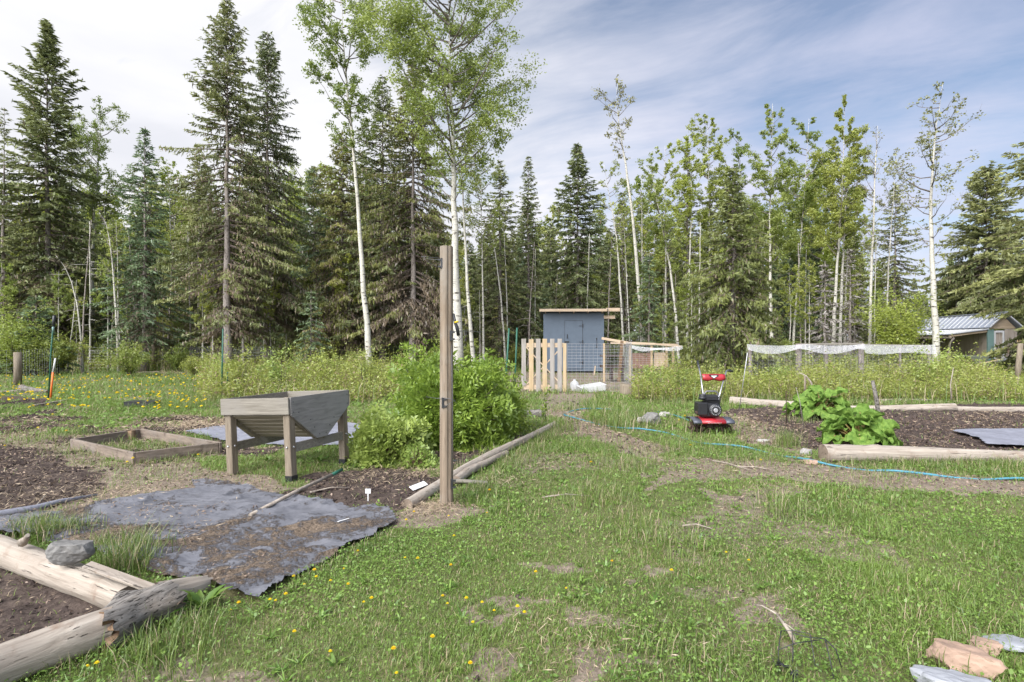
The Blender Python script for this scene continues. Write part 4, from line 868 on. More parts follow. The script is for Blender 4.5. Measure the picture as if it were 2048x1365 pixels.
tr = mb.build('plastic_tray', M['white']); tr.location = tuple(GD(1183, 16.4, .02)); tr.rotation_euler = (.1, -.12, .25); tag(tr, 'tilted white plastic tub lying behind the wire panel', 'tub')
mb = MB(); mb.beam((0, 0, 0), (.06, .02, .42), .05, .025, up=(0, 1, 0)); o = mb.build('wooden_stake', M['fresh']); o.location = tuple(GD(1188, 24)); tag(o, 'short orange-brown wooden stake in front of the blue shed', 'stake')
mb = MB(); mb.beam((0, 0, .03), (1.1, .05, .04), .09, .03); o = mb.build('loose_board', M['weather']); o.location = tuple(GD(1172, 17.4)); tag(o, 'weathered board lying on the ground behind the white tub', 'board')
# chicken run right of the shed
run = empty('chicken_run', (gx(1205, 20), 20, 0), 'low lumber and wire animal run with a brown panel right of the shed', 'animal run')
X = lambda px: gx(px, 20) - gx(1205, 20)
for px, h in ((1208, 1.42), (1260, 1.38), (1303, 1.34), (1333, 1.36), (1346, 1.32)): mb = MB(); mb.box((X(px), .0, h / 2), (.07, .07, h)); mb.build('post', M['fresh_z'], run)
mb = MB(); mb.beam((X(1203), -.05, 1.60), (X(1260), -.06, 1.42), .05, .09).beam((X(1248), -.06, 1.45), (X(1310), -.07, 1.40), .09, .06).beam((X(1310), -.07, 1.39), (X(1362), -.06, 1.30), .07, .06).beam((X(1230), .9, 1.42), (X(1370), .9, 1.36), .07, .06); mb.build('top_rail', M['fresh'], run)
mb = MB(); mb.box((X(1283), .05, .78), (.72, .02, .56)); mb.build('brown_panel', M['panel'], run)
mb = MB(); mb.box((X(1320), .05, .78), (.42, .02, .60)); mb.build('plywood_panel', M['fresh'], run)
mb = MB(); mb.box((X(1232), .6, .55), (.9, .6, .08)).box((X(1225), .5, .95), (.7, .5, .06)).box((X(1228), .55, .3), (.05, .5, .5)).box((X(1250), .55, .5), (.05, .5, .9)); mb.build('shelf', M['tine'], run)
mb = MB(); grid_wire(mb, (X(1205), -.1), (X(1350), -.1), .05, 1.34, 20, .12, .0028); mb.build('wire_mesh', M['galv'], run)
def net_sheet(mb, a, b, ztop, drop, sagf, n=60, m_=7, r=.0038):
    a = np.asarray(a, float); b = np.asarray(b, float); pts = []
    for j in range(m_):
        row = []
        for i in range(n + 1):
            t = i / n; p = a + (b - a) * t; row.append((p[0], p[1] - .05 * j / m_, ztop(t) - drop(t) * j / (m_ - 1)))
        pts.append(row); mb.tube(row, r, 3, caps=False)
    for i in range(n + 1): mb.tube([pts[j][i] for j in range(m_)], r, 3, caps=False)
mb = MB(); net_sheet(mb, (X(1262), -.16), (X(1362), -.16), lambda t: 1.34 - .10 * math.sin(math.pi * t), lambda t: .10 + .05 * math.sin(9 * t), 0, 60, 7); mb.build('netting', M['net'], run)
# netted enclosure on the right
nf = empty('netting_fence', (gx(1500, 17), 17, 0), 'wire fence with sagging white bird netting along its top, behind the right bed', 'netting fence')
X = lambda px: gx(px, 17) - gx(1500, 17)
for px, r, h in ((1500, .05, 1.3), (1597, .085, 1.42), (1652, .05, 1.25), (1722, .08, 1.44), (1800, .035, 1.3), (1858, .05, 1.36)): mb = MB(); mb.tube([(X(px), 0, -.05), (X(px) + .01, 0, h * .5), (X(px), 0, h)], r, 9, wob=.1); mb.build('post', M['bark_spruce'], nf)
mb = MB(); mb.beam((X(1600), -.05, 1.40), (X(1722), -.05, 1.42), .05, .05).beam((X(1722), -.05, 1.40), (X(1860), -.05, 1.36), .03, .03); mb.build('top_rail', M['weather'], nf)
mb = MB(); grid_wire(mb, (X(1490), -.1), (X(1862), -.1), .30, 1.28, 24, .16, .0026); mb.build('wire_mesh', M['galv'], nf)
mb = MB(); net_sheet(mb, (X(1490), -.16), (X(1722), -.16), lambda t: 1.40 - .05 * abs(math.sin(6.28 * t)), lambda t: .11 + .13 * abs(math.sin(6.3 * t + .4)), 0, 110, 9)
net_sheet(mb, (X(1722), -.16), (X(1862), -.16), lambda t: 1.38 - .02 * math.sin(3.1 * t), lambda t: .24 + .03 * math.sin(8 * t), 0, 70, 10); mb.build('netting', M['net'], nf)

# ------------------------------------------------------------------ left wire fence
wf = empty('wire_fence', (gx(163, 27.7), 27.7, 0), 'wire fence on round wooden posts between the meadow and the forest', 'fence')
o0 = np.array((gx(163, 27.7), 27.7, 0)); fp = [(-260, 15, .07, 1.1), (35, 18.8, .12, 1.12), (163, 27.7, .13, 1.45), (308, 28.2, .12, 1.5), (425, 28.6, .10, 1.45), (560, 29, .07, 1.35), (700, 29.2, .09, 1.35), (830, 29.4, .07, 1.35), (960, 29.6, .09, 1.35)]
pts = []
for px, D, r, h in fp:
    p = GD(px, D) - o0; pts.append(p); mb = MB(); mb.tube([(p[0], p[1], -.05), (p[0] + .02, p[1], h * .5), (p[0] + .01, p[1], h)], r, 10, wob=.05); mb.build('post', M['weather_z'], wf)
mb = MB()
for a, b in zip(pts[:-1], pts[1:]): grid_wire(mb, a[:2], b[:2], .15, 1.18, 8, .32, .0035)
for a, b in zip(pts[3:-1], pts[4:]): grid_wire(mb, a[:2] + [0, .05], b[:2] + [0, .05], .5, 1.2, 14, .12, .0028)
mb.build('wire_mesh', M['galv'], wf)
gp = empty('leaning_post', G(2034, 775, -.03), 'weathered round fence post leaning at the right edge of the photo', 'post')
mb = MB(); mb.tube([(0, 0, 0), (.05, 0, .75), (.12, 0, 1.45)], [.085, .08, .075], 10, wob=.06); mb.build('post_shaft', M['weather_z'], gp)

# ------------------------------------------------------------------ metal-roofed outbuilding
bx = np.array((23.2, 26.8)); ang = math.atan2(1.1, 5.9)
bd = empty('metal_roof_shed', (bx[0], bx[1], 0), 'open-sided outbuilding with a ribbed metal roof at the far right', 'outbuilding', rz=-ang)
# local x: across (right positive), local y: away from camera; ridge at x=1.35
Lb = 9.0; rz_ = 2.85; ez = 2.15
def slope(name, x0, z0, x1, z1, y0, y1, mat, ribs):
    mb = MB(); mb.beam(((x0), (y0 + y1) / 2, z0), ((x1), (y0 + y1) / 2, z1), y1 - y0, .03); o = mb.build(name, mat, bd); mb = MB()
    for y in np.arange(y0 + .02, y1, ribs): mb.beam((x0, y, z0 + .03), (x1, y, z1 + .03), .045, .03)
    mb.build('rib', M['white'], o); return o
slope('roof', .62, rz_, -.06, ez, -.25, Lb, M['metal_roof'], .42); slope('roof', .62, rz_, 1.34, ez, -.25, Lb, M['metal_roof'], .42)
mb = MB(); mb.box((.62, Lb / 2 - .12, rz_ + .05), (.16, Lb + .3, .03)); mb.build('ridge_cap', M['metal_roof'], bd)
slope('lean_to_roof', -.02, ez - .08, -1.75, 1.82, -.1, Lb, M['metal_roof'], .42)
mb = MB(); mb.add([(.05, 0, ez - .05), (1.2, 0, ez - .05), (.62, 0, rz_ - .09), (.05, .06, ez - .05), (1.2, .06, ez - .05), (.62, .06, rz_ - .09)], [(0, 1, 2), (5, 4, 3), (0, 3, 4, 1), (1, 4, 5, 2), (2, 5, 3, 0)]); mb.build('gable', M['fresh'], bd)
mb = MB(); mb.box((.06, Lb / 2, (ez - .1) / 2), (.08, Lb, ez - .1)).box((.64, Lb - .1, 1.0), (1.06, .08, 2.1)).box((1.19, Lb / 2, 1.0), (.08, Lb, 2.1)).box((.93, .05, 1.04), (.42, .06, 2.08)); mb.build('wall', M['tan_z'], bd)
mb = MB(); mb.box((.08, -.02, 1.03), (.26, .10, 2.06)); mb.build('corner_post', M['teal'], bd)
mb = MB()
for x in (.26, .62): mb.box((x, -.02, 1.0), (.07, .08, 2.0))
for z in (.05, .55, 1.96): mb.box((.44, -.02, z), (.29, .07, .10))
dr_ = mb.build('door_frame', M['white'], bd)
mb = MB(); mb.box((.44, .02, 1.0), (.29, .03, 1.9)); mb.build('door_panel', M['tan_z'], dr_)
mb = MB()
for y in np.arange(0, Lb, .6): mb.beam((0, y, ez - .16), (-1.70, y, 1.74), .05, .09)
mb.build('rafter', M['fresh'], bd)
mb = MB(); mb.box((-1.62, Lb / 2, 1.68), (.09, Lb, .09)); mb.build('lean_to_beam', M['tan_z'], bd)
for y in (.15, 2.6, 5.2, 7.8):
    mb = MB(); mb.tube([(-1.6, y, -.02), (-1.62, y + .02, .9), (-1.58, y - .03, 1.4), (-1.5, y - .2, 1.66)], [.06, .055, .05, .045], 8, wob=.1); mb.build('lean_to_post', M['bark_spruce'], bd)
yf = empty('board_fence', (gx(2003, 29.5), 29.5, 0), 'tall yellow-brown board fence right of the metal-roofed outbuilding', 'board fence'); 
mb = MB()
for i in range(34): mb.box((.11 * i + 1.2 * 0 + .05, .0, .80 + .006 * (i % 3)), (.104, .022, 1.6))
mb.build('boards', M['yellow_z'], yf); mb = MB()
for z in (.35, 1.35): mb.box((1.87, .035, z), (3.74, .045, .09))
mb.build('rail', M['fresh'], yf)
# wheelbarrow
wb = empty('wheelbarrow', GD(1946, 22), 'grey-green wheelbarrow parked beneath the lean-to roof', 'wheelbarrow', rz=.1)
mb = MB(); V0 = [(-.48, -.30, .90), (.42, -.30, .90), (.42, .30, .90), (-.48, .30, .90), (-.10, -.19, .62), (.30, -.19, .62), (.30, .19, .62), (-.10, .19, .62)]
mb.add(V0, [(0, 4, 5, 1), (1, 5, 6, 2), (2, 6, 7, 3), (3, 7, 4, 0), (4, 7, 6, 5)]); t_ = mb.build('tray', mat_plain('barrow_paint', (.16, .18, .14), .5, .1, .2), wb); t_.modifiers.new('s', 'SOLIDIFY').thickness = .015
mb = MB(); mb.lathe([(.0, -.04), (.17, -.04), (.19, 0), (.17, .04), (0, .04)], 18, axis='y', at=(-.42, 0, .19)); mb.build('wheel', M['black'], wb)
for s in (-1, 1): mb = MB(); mb.tube([(-.45, .07 * s, .22), (.1, .22 * s, .60), (.95, .28 * s, .78)], .02, 6); mb.build('handle', M['fresh'], wb)
for s in (-1, 1): mb = MB(); mb.tube([(.22, .2 * s, .60), (.38, .22 * s, .02)], .018, 6); mb.build('leg', M['dark_steel'], wb)
# parked car sliver at the right edge
car = empty('parked_car', GD(2066, 25.5), 'silver vehicle partly cut off at the right edge behind the leaning post', 'car', rz=math.pi / 2 * 0)
mb = MB(); pr = [(-.95, .28), (-.97, .62), (-.80, .72), (-.2, .78), (.3, 1.15), (1.8, 1.22), (2.6, .85), (3.3, .78), (3.35, .3)]; n = len(pr)
V0 = [(x, -.78, z) for x, z in pr] + [(x, -.70 if z > .9 else -.80, z) for x, z in pr] + [(x, .78, z) for x, z in pr]; V0 = [(x, -.80, z) for x, z in pr] + [(x, .80, z) for x, z in pr]
mb.add(V0, [tuple(range(n))[::-1], tuple(range(n, 2 * n))] + [(i, (i + 1) % n, n + (i + 1) % n, n + i) for i in range(n)]); bo = mb.build('body', mat_plain('silver_paint', (.45, .46, .49), .3, .3, .04, 4, .5, .5), car); bv = bo.modifiers.new('b', 'BEVEL'); bv.width = .06; bv.segments = 3
for x in (-.35, 2.5):
    mb = MB(); mb.lathe([(0, -.10), (.20, -.10), (.30, -.09), (.31, 0), (.30, .09), (0, .09)], 22, axis='y', at=(x, -.74, .31)); wh = mb.build('wheel', M['black'], car)
    mb = MB(); mb.lathe([(0, -.03), (.08, -.03), (.19, -.01), (.19, .02), (0, .02)], 18, axis='y', at=(x, -.84, .31)); mb.build('rim', M['steel'], wh)
mb = MB(); mb.box((.95, -.80, .98), (1.2, .02, .24)); mb.build('window', M['plastic'], car)

# ------------------------------------------------------------------ garden post in front
gpz = G(893, 1012)
gpost = empty('garden_post', gpz - np.array((0, 0, .04)), 'weathered round wooden post with black insulators standing in the foreground', 'post')
H_ = 2.40; mb = MB(); k = 28; V0 = []; zsn = 14
for i in range(zsn):
    z = H_ * i / (zsn - 1)
    for j in range(k):
        t = 2 * math.pi * j / k; rr = .0615 * (1 - .03 * i / zsn)
        c = math.cos(t - math.radians(-62)); rr *= 1 - .20 * math.exp(-((1 - c) * 60)) if c > 0 else 1          # drying crack
        if math.cos(t - math.radians(-35)) > .86: rr *= .95
        V0.append((rr * math.cos(t), rr * math.sin(t), z))
mb.add(V0, [(i * k + j, i * k + (j + 1) % k, (i + 1) * k + (j + 1) % k, (i + 1) * k + j) for i in range(zsn - 1) for j in range(k)] + [tuple(range(k))[::-1], tuple((zsn - 1) * k + j for j in range(k))], 0, False)
mb.build('post_shaft', M['post_z'], gpost)
gb = np.array(gpost.location)
def insul(px, py, D, side, wires):
    c = P(px, py, D) - gb; mb = MB(); mb.box(c, (.022, .03, .095), bev=.004).box(c + np.array((.02 * side, -.005, .03)), (.03, .022, .014)).box(c + np.array((.02 * side, -.005, -.03)), (.03, .022, .014)); i_ = mb.build('insulator', M['plastic'], gpost)
    mb = MB()
    for w_ in wires: mb.tube([P(a, b, d) - gb for a, b, d in w_], .0022, 4)
    mb.build('wire', M['dark_steel'], i_)
insul(884, 527, 4.97, -1, [[(884, 517, 4.96), (868, 516, 4.9), (843, 513, 4.8)], [(843, 513, 4.8), (862, 528, 4.9), (883, 538, 4.96)], [(884, 519, 4.96), (866, 520, 5.1), (852, 517, 5.2)]])
insul(902, 672, 4.97, 1, [[(903, 663, 4.97), (930, 664, 5.1), (965, 664, 5.4)], [(903, 681, 4.97), (922, 678, 4.95), (934, 668, 5.0)], [(903, 664, 4.97), (940, 660, 5.3), (962, 667, 5.6)]])
insul(886, 806, 4.955, 1, [[(886, 796, 4.94), (905, 799, 4.93), (914, 807, 4.95)], [(886, 817, 4.94), (898, 808, 4.92), (910, 801, 4.95)], [(884, 797, 4.94), (872, 797, 5.0), (852, 794, 5.2)]])
insul(904, 968, 4.98, 1, [[(904, 958, 4.97), (904, 900, 4.97), (905, 820, 4.97), (903, 690, 4.97)]])
gh_ = empty('gate_handle', P(912, 665, 5.0), 'black rubber gate handle with a yellow band hanging from the post wire', 'handle'); hb = np.array(gh_.location)
mb = MB(); mb.tube([P(907, 628, 5.0) - hb, P(910, 645, 5.0) - hb, P(914, 655, 5.0) - hb, P(917, 672, 5.0) - hb], [.011, .013, .017, .015], 10); mb.build('grip', M['plastic'], gh_)
mb = MB(); mb.tube([P(912, 643, 5.0) - hb, P(913, 646, 5.0) - hb], .021, 10); mb.build('band', mat_plain('yellow_band', (.7, .5, .02), .5), gh_)
mb = MB(); mb.tube([P(907, 628, 5.0) - hb, P(903, 622, 5.0) - hb, P(899, 627, 4.98) - hb], .004, 6); mb.tube([P(917, 672, 5) - hb, P(921, 678, 5) - hb, P(917, 682, 5) - hb], .004, 6); mb.build('hook', M['dark_steel'], gh_)

# ------------------------------------------------------------------ trough planter
org = np.array((-2.35, 5.87, 0.)); u = np.array((-.93, .345, 0.)); u /= np.linalg.norm(u); vdir = np.array((-u[1], u[0], 0)) * -1; vdir = np.array((.345, .93, 0)); vdir /= np.linalg.norm(vdir)
pt = empty('trough_planter', org, 'grey wooden V-shaped trough planter on four legs beside the black fabric', 'planter')
Rm = Matrix(((-u[0], vdir[0], 0), (-u[1], vdir[1], 0), (0, 0, 1))); tilt = Matrix.Rotation(-math.radians(3.0), 3, Vector((0, 1, 0)))
pt.rotation_euler = (Rm @ tilt).to_euler()
# local: x from front-left(-L) to front-right (0); y back
Lx, Ly, Ht = .93, 1.0, .895
def part(name, mat, *fn):
    mb = MB()
    for f_ in fn: f_(mb)
    return mb.build(name, mat, pt)
for (x, y, dn) in ((-.05, .05, 0), (-Lx + .05, .05, .03), (-.05, Ly - .05, 0), (-Lx + .05, Ly - .05, .03)):
    lg = part('leg', M['weather_z'], lambda mb: mb.box((x, y, (Ht - .03) / 2 - dn), (.088, .088, Ht - .05), bev=.006))
    mb = MB(); mb.box((x, y, .02 - dn), (.092, .092, .07)); mb.build('foot_wrap', M['plastic'], lg)
    mb = MB(); mb.lathe([(0, 0), (.013, 0), (.010, -.012), (0, -.014)], 10, axis='y', at=(x, y - .045, .36)); mb.lathe([(0, 0), (.013, 0), (.010, .012), (0, .014)], 10, axis='x', at=(x + .045, y, .36)); mb.build('bolt', M['steel'], lg)
part('front_board', M['weather'], lambda mb: mb.box((-Lx / 2, -.012, Ht - .09), (Lx + .03, .024, .18), bev=.003))
part('back_board', M['weather'], lambda mb: mb.box((-Lx / 2, Ly + .012, Ht - .09), (Lx + .03, .024, .18), bev=.003))
def side_panel(x):
    mb = MB(); zt = Ht; pr = [(.01, zt), (Ly - .01, zt), (Ly - .01, zt - .19), (Ly * .5 + .07, .40), (Ly * .5 - .10, .40), (.01, zt - .19)]
    V0 = [(x - .011, y, z) for y, z in pr] + [(x + .011, y, z) for y, z in pr]; n = 6
    mb.add(V0, [tuple(range(n))[::-1], tuple(range(n, 12))] + [(i, (i + 1) % n, n + (i + 1) % n, n + i) for i in range(n)]); sp = mb.build('side_panel', mat_wood('side_panel_boards', (.165, .16, .15), (.29, .28, .265), (.25, .243, .235), (3, 3.5, 34), .3, bstr=.5) if x > -.1 else M['weather'], pt)
    if x > -.1:
        mb = MB()
        for y, z in ((.04, zt - .05), (.04, zt - .16), (.12, zt - .17), (Ly - .04, zt - .05), (Ly - .04, zt - .16), (Ly - .14, zt - .3), (.30, .62), (.36, .53), (.62, .52), (.70, .60), (.44, .44), (.55, .44)): mb.lathe([(0, 0), (.006, 0), (.005, .004), (0, .004)], 8, axis='x', at=(x + .012, y, z))
        mb.build('screw', M['black'], sp)
side_panel(.012); side_panel(-Lx - .012)
for sgn, name in ((0, 'front'), (1, 'back')):
    for i in range(6):
        t0 = (i + .06) / 6; t1 = (i + .80) / 6
        y0, z0 = .035 + (.47 - .035) * t0, (Ht - .19) + (.40 - Ht + .19) * t0; y1, z1 = .035 + (.47 - .035) * t1, (Ht - .19) + (.40 - Ht + .19) * t1
        if sgn: y0, y1 = Ly - y0, Ly - y1
        mb = MB(); mb.beam((-Lx / 2, y0, z0), (-Lx / 2, y1, z1), Lx - .03, .02); sl_ = mb.build('slat', M['slat'], pt)
for x in (-.035, -Lx + .035):
    part('batten', M['slat'], lambda mb: mb.beam((x, .03, Ht - .22), (x, .46, .385), .05, .03), lambda mb: mb.beam((x, Ly - .03, Ht - .22), (x, Ly - .46, .385), .05, .03))
    part('brace', M['weather'], lambda mb: mb.beam((x + (.0 if x > -.5 else 0), .09, .345), (x, Ly - .09, .345), .035, .095))
# soil inside
0 and part('potting_soil', M['soil'], lambda mb: mb.beam((-Lx / 2, .08, Ht - .25), (-Lx / 2, Ly - .08, Ht - .25), Lx - .06, .02))

# ------------------------------------------------------------------ board frame on the ground
cs = [G(145, 878, .14), G(268, 905, .14), G(440, 885, .14), G(282, 858, .14)]
ctr = sum(cs) / 4; ctr[2] = 0; fr = empty('raised_bed', ctr, 'low square frame of damp grey boards full of grass, left of the trough planter', 'raised bed frame')
for i in range(4):
    a = cs[i] - ctr; b = cs[(i + 1) % 4] - ctr; d = unit((b - a)[None])[0]; e0 = .0 if i % 2 else .02
    mb = MB(); L_ = np.linalg.norm(b - a); mb.box((L_ / 2, 0, -.085), (L_ - (.045 if i % 2 else -.04), .04, .17), bev=.004)
    o = mb.build('board', M['frame_wood'], fr); o.location = tuple(a); o.rotation_euler = (0, 0, math.atan2(d[1], d[0]))
mb = MB(); p = cs[3] - ctr; mb.box(p + np.array((-.05, -.16, -.07)), (.09, .09, .14)); mb.build('corner_block', M['bark_rot'], fr)

# ------------------------------------------------------------------ fabrics
def fabric(name, poly, mat, label, step=.013, lift=.012, wr=.03, seed=0, edge=0):
    P_ = np.array(poly); lo = P_.min(0) - .02; hi = P_.max(0) + .02; x = np.arange(lo[0], hi[0], step); y = np.arange(lo[1], hi[1], step); A, B = np.meshgrid(x, y, indexing='ij')
    Z = fabz(A, B, lift, wr, seed)
    ca = A[:-1, :-1] + step / 2; cb = B[:-1, :-1] + step / 2; wxx, wyy = wx(ca, cb, .03, 2.2); ok = inpoly(wxx, wyy, poly)
    I = np.arange(A.size).reshape(A.shape); F = np.stack([I[:-1, :-1][ok], I[1:, :-1][ok], I[1:, 1:][ok], I[:-1, 1:][ok]], 1); us, inv = np.unique(F, return_inverse=True)
    V = np.stack([A.ravel(), B.ravel(), Z.ravel()], 1)[us]
    c = V.mean(0); c[2] = 0; o = link(name, npmesh(name, V - c, inv.reshape(F.shape), mat, smooth=True)); o.location = tuple(c); tag(o, label, 'fabric'); return o
fabric('landscape_fabric', FAB1, M['fabric'], 'large wrinkled dark landscape fabric littered with bark in the left foreground', .013, .02, .042)
fabric('landscape_fabric', FAB2, M['fabric_c'], 'sheet of grey landscape fabric lying behind and under the trough planter', .03, .016, .016, 5)
fabric('landscape_fabric', FAB3, M['fabric_c'], 'pale grey landscape fabric on the dark soil of the right bed', .03, .05, .012, 9)
mb = MB(); q = [G(-120, 1040, .03), G(0, 1028, .03), (G(70, 1017, .04)), G(120, 1003, .035), G(195, 990, .03)]; mb.tube(np.array(q) - q[2], [.03, .028, .03, .022, .012], 8, wob=.3); o = mb.build('fabric_edge', M['fabric_c']); o.location = tuple(q[2]); tag(o, 'rolled edge of dark fabric along the dug soil at the far left', 'fabric')

# ------------------------------------------------------------------ logs
def log(name, label, a, b, ra, rb, seed, mat='log', bend=.03, cat='log', knots=3, rough=.09, n=60, k=28, endm='log_end', splinter=0.0):
    r = np.random.default_rng(seed); a = np.asarray(a, float); b = np.asarray(b, float); d = b - a; L = np.linalg.norm(d); t = np.linspace(0, 1, n); V0 = []
    by = bend * np.sin(t * 3.1 + r.random()) + bend * .4 * np.sin(t * 9 + seed); bz = bend * .3 * np.sin(t * 5 + seed); R_ = ra + (rb - ra) * t
    kn = [(r.random(), r.random() * 6.28) for _ in range(knots)]
    for i in range(n):
        for j in range(k):
            th = 6.283 * j / k; q = R_[i] * (1 + rough * (vnoise(th * 1.2 + seed, t[i] * L * 5, 1, seed) - .5) + rough * .7 * (vnoise(th * 3, t[i] * L * 2, 1, seed + 5) - .5) + .05 * (vnoise(math.cos(th) * 4 + 9, math.sin(th) * 4 + t[i] * L * 11, 1, seed + 8) - .5))
            for kt, ka in kn: q += R_[i] * .28 * math.exp(-(((t[i] - kt) * L / .05) ** 2 + (math.atan2(math.sin(th - ka), math.cos(th - ka)) / .35) ** 2))
            xx = t[i] * L
            if splinter and i in (0, n - 1): xx += splinter * (r.random() - .5) * (1 if i else -1)
            V0.append((xx, by[i] + q * math.cos(th), bz[i] + q * math.sin(th)))
    mb = MB(); mb.add(V0, [(i * k + j, (i + 1) * k + j, (i + 1) * k + (j + 1) % k, i * k + (j + 1) % k) for i in range(n - 1) for j in range(k)], 0, True)
    ca = len(V0); mb.add([(V0[j][0], V0[j][1], V0[j][2]) for j in range(k)] + [(-.0, by[0], bz[0])], [(j, (j + 1) % k, k) for j in range(k)], 1); mb.add([V0[(n - 1) * k + j] for j in range(k)] + [(L, by[-1], bz[-1])], [((j + 1) % k, j, k) for j in range(k)], 1)
    o = mb.build(name, [M[mat], M[endm]]); xax = Vector(d / L); zax = Vector((0, 0, 1)); yax = zax.cross(xax).normalized(); zax = xax.cross(yax); m4 = Matrix((xax, yax, zax)).transposed().to_4x4(); m4.translation = Vector(a); o.matrix_world = m4
    return tag(o, label, cat)
lz = lambda px, py, z: G(px, py, z)
# centre lines given by pixel of the middle of the log at its height
log('fallen_log', 'thick bleached log lying under the grey rock at the left edge', lz(-330, 990, .11), lz(262, 1196, .075), .118, .078, 1, bend=.03, knots=5, n=48)
log('fallen_log', 'long pale log crossing the bottom left corner of the photo', lz(-330, 1460, .10), lz(212, 1254, .09), .088, .090, 2, bend=.02, knots=2, n=48, splinter=.06)
log('broken_log', 'rotten grey-barked log piece where the two left logs meet', lz(205, 1262, .10), lz(330, 1200, .09), .105, .10, 3, 'grey_bark', .02, knots=2, rough=.3, splinter=.10, endm='bark_rot')
log('split_log', 'split pale end of a log half sunk in grass beside the fabric', lz(322, 1195, .07), lz(412, 1168, .03), .085, .045, 4, 'log', .01, knots=1, rough=.2, splinter=.08)
log('border_log', 'long thin pale log edging the planting beside the wooden post', lz(818, 1008, .05), lz(1108, 848, .06), .055, .05, 5, bend=.05, knots=5, n=60)
log('border_log', 'second weathered pole lying against the border log, nearer the lawn', lz(915, 962, .05), lz(1012, 905, .05), .05, .035, 6, bend=.03, knots=2)
log('bed_log', 'thick bleached log with a sawn left end in front of the right bed', lz(1648, 909, .10), lz(2110, 915, .07), .115, .075, 7, bend=.03, knots=4, n=48)
log('bed_log', 'pale log behind the tiller at the left end of the right bed', lz(1460, 803, .09), lz(1592, 811, .08), .105, .085, 8, bend=.02, knots=2)
log('bed_log', 'thin crooked log behind the rear rhubarb clump', lz(1670, 818, .06), lz(1905, 816, .08), .06, .085, 9, bend=.05, knots=4, n=50)
log('bed_log', 'slim log along the far edge of the right bed, rightmost of the row', lz(1912, 819, .05), lz(2200, 822, .06), .07, .06, 10, bend=.03, knots=2, n=40)
log('fallen_branch', 'thin grey board-like log in the grass behind the right bed', lz(1752, 801, .03), lz(1862, 801, .03), .04, .03, 11, bend=.02)
log('pipe_stub', 'short grey pole lying across the grass at the foot of the post', lz(902, 962, .06), lz(975, 966, .035), .022, .018, 12, 'weather', .004, knots=0, rough=.04)
log('rotting_log', 'short mossy log chunk at the right foot of the big bush', lz(1048, 828, .07), lz(1083, 828, .07), .08, .09, 13, 'grey_bark', .01, rough=.3)
log('bark_slab', 'dark slab of peeled bark lying in the dandelions at the left', lz(40, 778, .08), lz(98, 784, .05), .10, .05, 14, 'grey_bark', .02, rough=.5, endm='bark_rot')
mb = MB(); mb.tube(np.array([lz(45, 1082, .2), lz(52, 1076, .24), lz(55, 1068, .30)]) - lz(45, 1082, .2), [.03, .018, .012], 8); o = mb.build('branch_stub', M['log']); o.location = tuple(lz(45, 1085, .2)); tag(o, 'short broken branch stub on top of the thick left log', 'branch stub')
def plank(name, label, a, b, w_, h, mat='weather', roll=0.0, cat='board'):
    a = np.asarray(a, float); b = np.asarray(b, float); d = b - a; L = np.linalg.norm(d); mb = MB(); mb.box((L / 2, 0, 0), (L, w_, h), bev=.003); o = mb.build(name, M[mat]); x = Vector(d / L); y = Vector((0, 0, 1)).cross(x).normalized(); z = x.cross(y); m4 = Matrix((x, y, z)).transposed().to_4x4() @ Matrix.Rotation(roll, 4, 'X'); m4.translation = Vector(a); o.matrix_world = m4; return tag(o, label, cat)
plank('wood_lath', 'thin bleached board lying on the thick left log beside the rock', lz(174, 1130, .22), lz(303, 1177, .16), .055, .018, 'log', .2)
plank('wood_lath', 'long pale lath lying in the grass at the far left', lz(-20, 784, .05), lz(34, 782, .05), .08, .03, 'log')
plank('wood_lath', 'pale lath lying in front of the green and orange stakes', lz(60, 812, .04), lz(135, 800, .04), .05, .02, 'log'); plank('wood_lath', 'short pale board in the meadow behind the trough planter', lz(268, 745, .06), lz(318, 744, .06), .14, .03, 'log')
# rocks
import bmesh
def rock(label, loc, sz, mat, seed, rz=0.0, flat=.6, ridge=.45, name='rock'):
    bm = bmesh.new(); bmesh.ops.create_icosphere(bm, subdivisions=4, radius=1); r = random.Random(seed); pl_ = [(Vector((r.gauss(0, 1), r.gauss(0, 1), r.gauss(0, .8))).normalized(), .55 + .35 * r.random()) for _ in range(11)] + [(Vector((.1, .05, 1)).normalized(), flat)]
    for v in bm.verts:
        for n_, d_ in pl_:
            e = v.co.dot(n_) - d_
            if e > 0: v.co -= n_ * e * .92
        v.co *= 1 + .22 * (float(vnoise(v.co.x * 2 + v.co.z, v.co.y * 2 - v.co.z, 1.5, seed)) - .5) + .11 * (float(vnoise(v.co.x * 5, v.co.y * 5 + v.co.z * 6, 1.5, seed)) - .5)
        v.co = Vector((v.co.x * sz[0], v.co.y * sz[1], v.co.z * sz[2]))
    me = bpy.data.meshes.new(name); bm.to_mesh(me); bm.free(); me.materials.append(M[mat]); o = link(name, me); o.location = tuple(float(c) for c in loc); o.rotation_euler = (0, 0, rz); return tag(o, label, 'rock')
p = lz(137, 1108, .24); rock('angular flat-topped grey rock resting on the thick left log', p + np.array((0, .02, .02)), (.125, .10, .085), 'rock', 1, .2, .45)
rock('slate-grey rock at the bottom right corner, nearest the camera', G(1905, 1372, .02), (.155, .10, .085), 'rock_b', 2, -.4, .5); rock('large pinkish-brown rock in the lower right corner', G(1935, 1322, .05), (.145, .09, .085), 'rock_r', 3, -.55, .6)
rock('flat blue-grey stone behind the pinkish rock at the right edge', G(2015, 1288, .03), (.14, .08, .035), 'rock_b', 4, -.35, .5); rock('small brown rock wedged between the pinkish rock and the flat stone', G(1972, 1295, .03), (.09, .06, .05), 'rock_r', 5, .3)
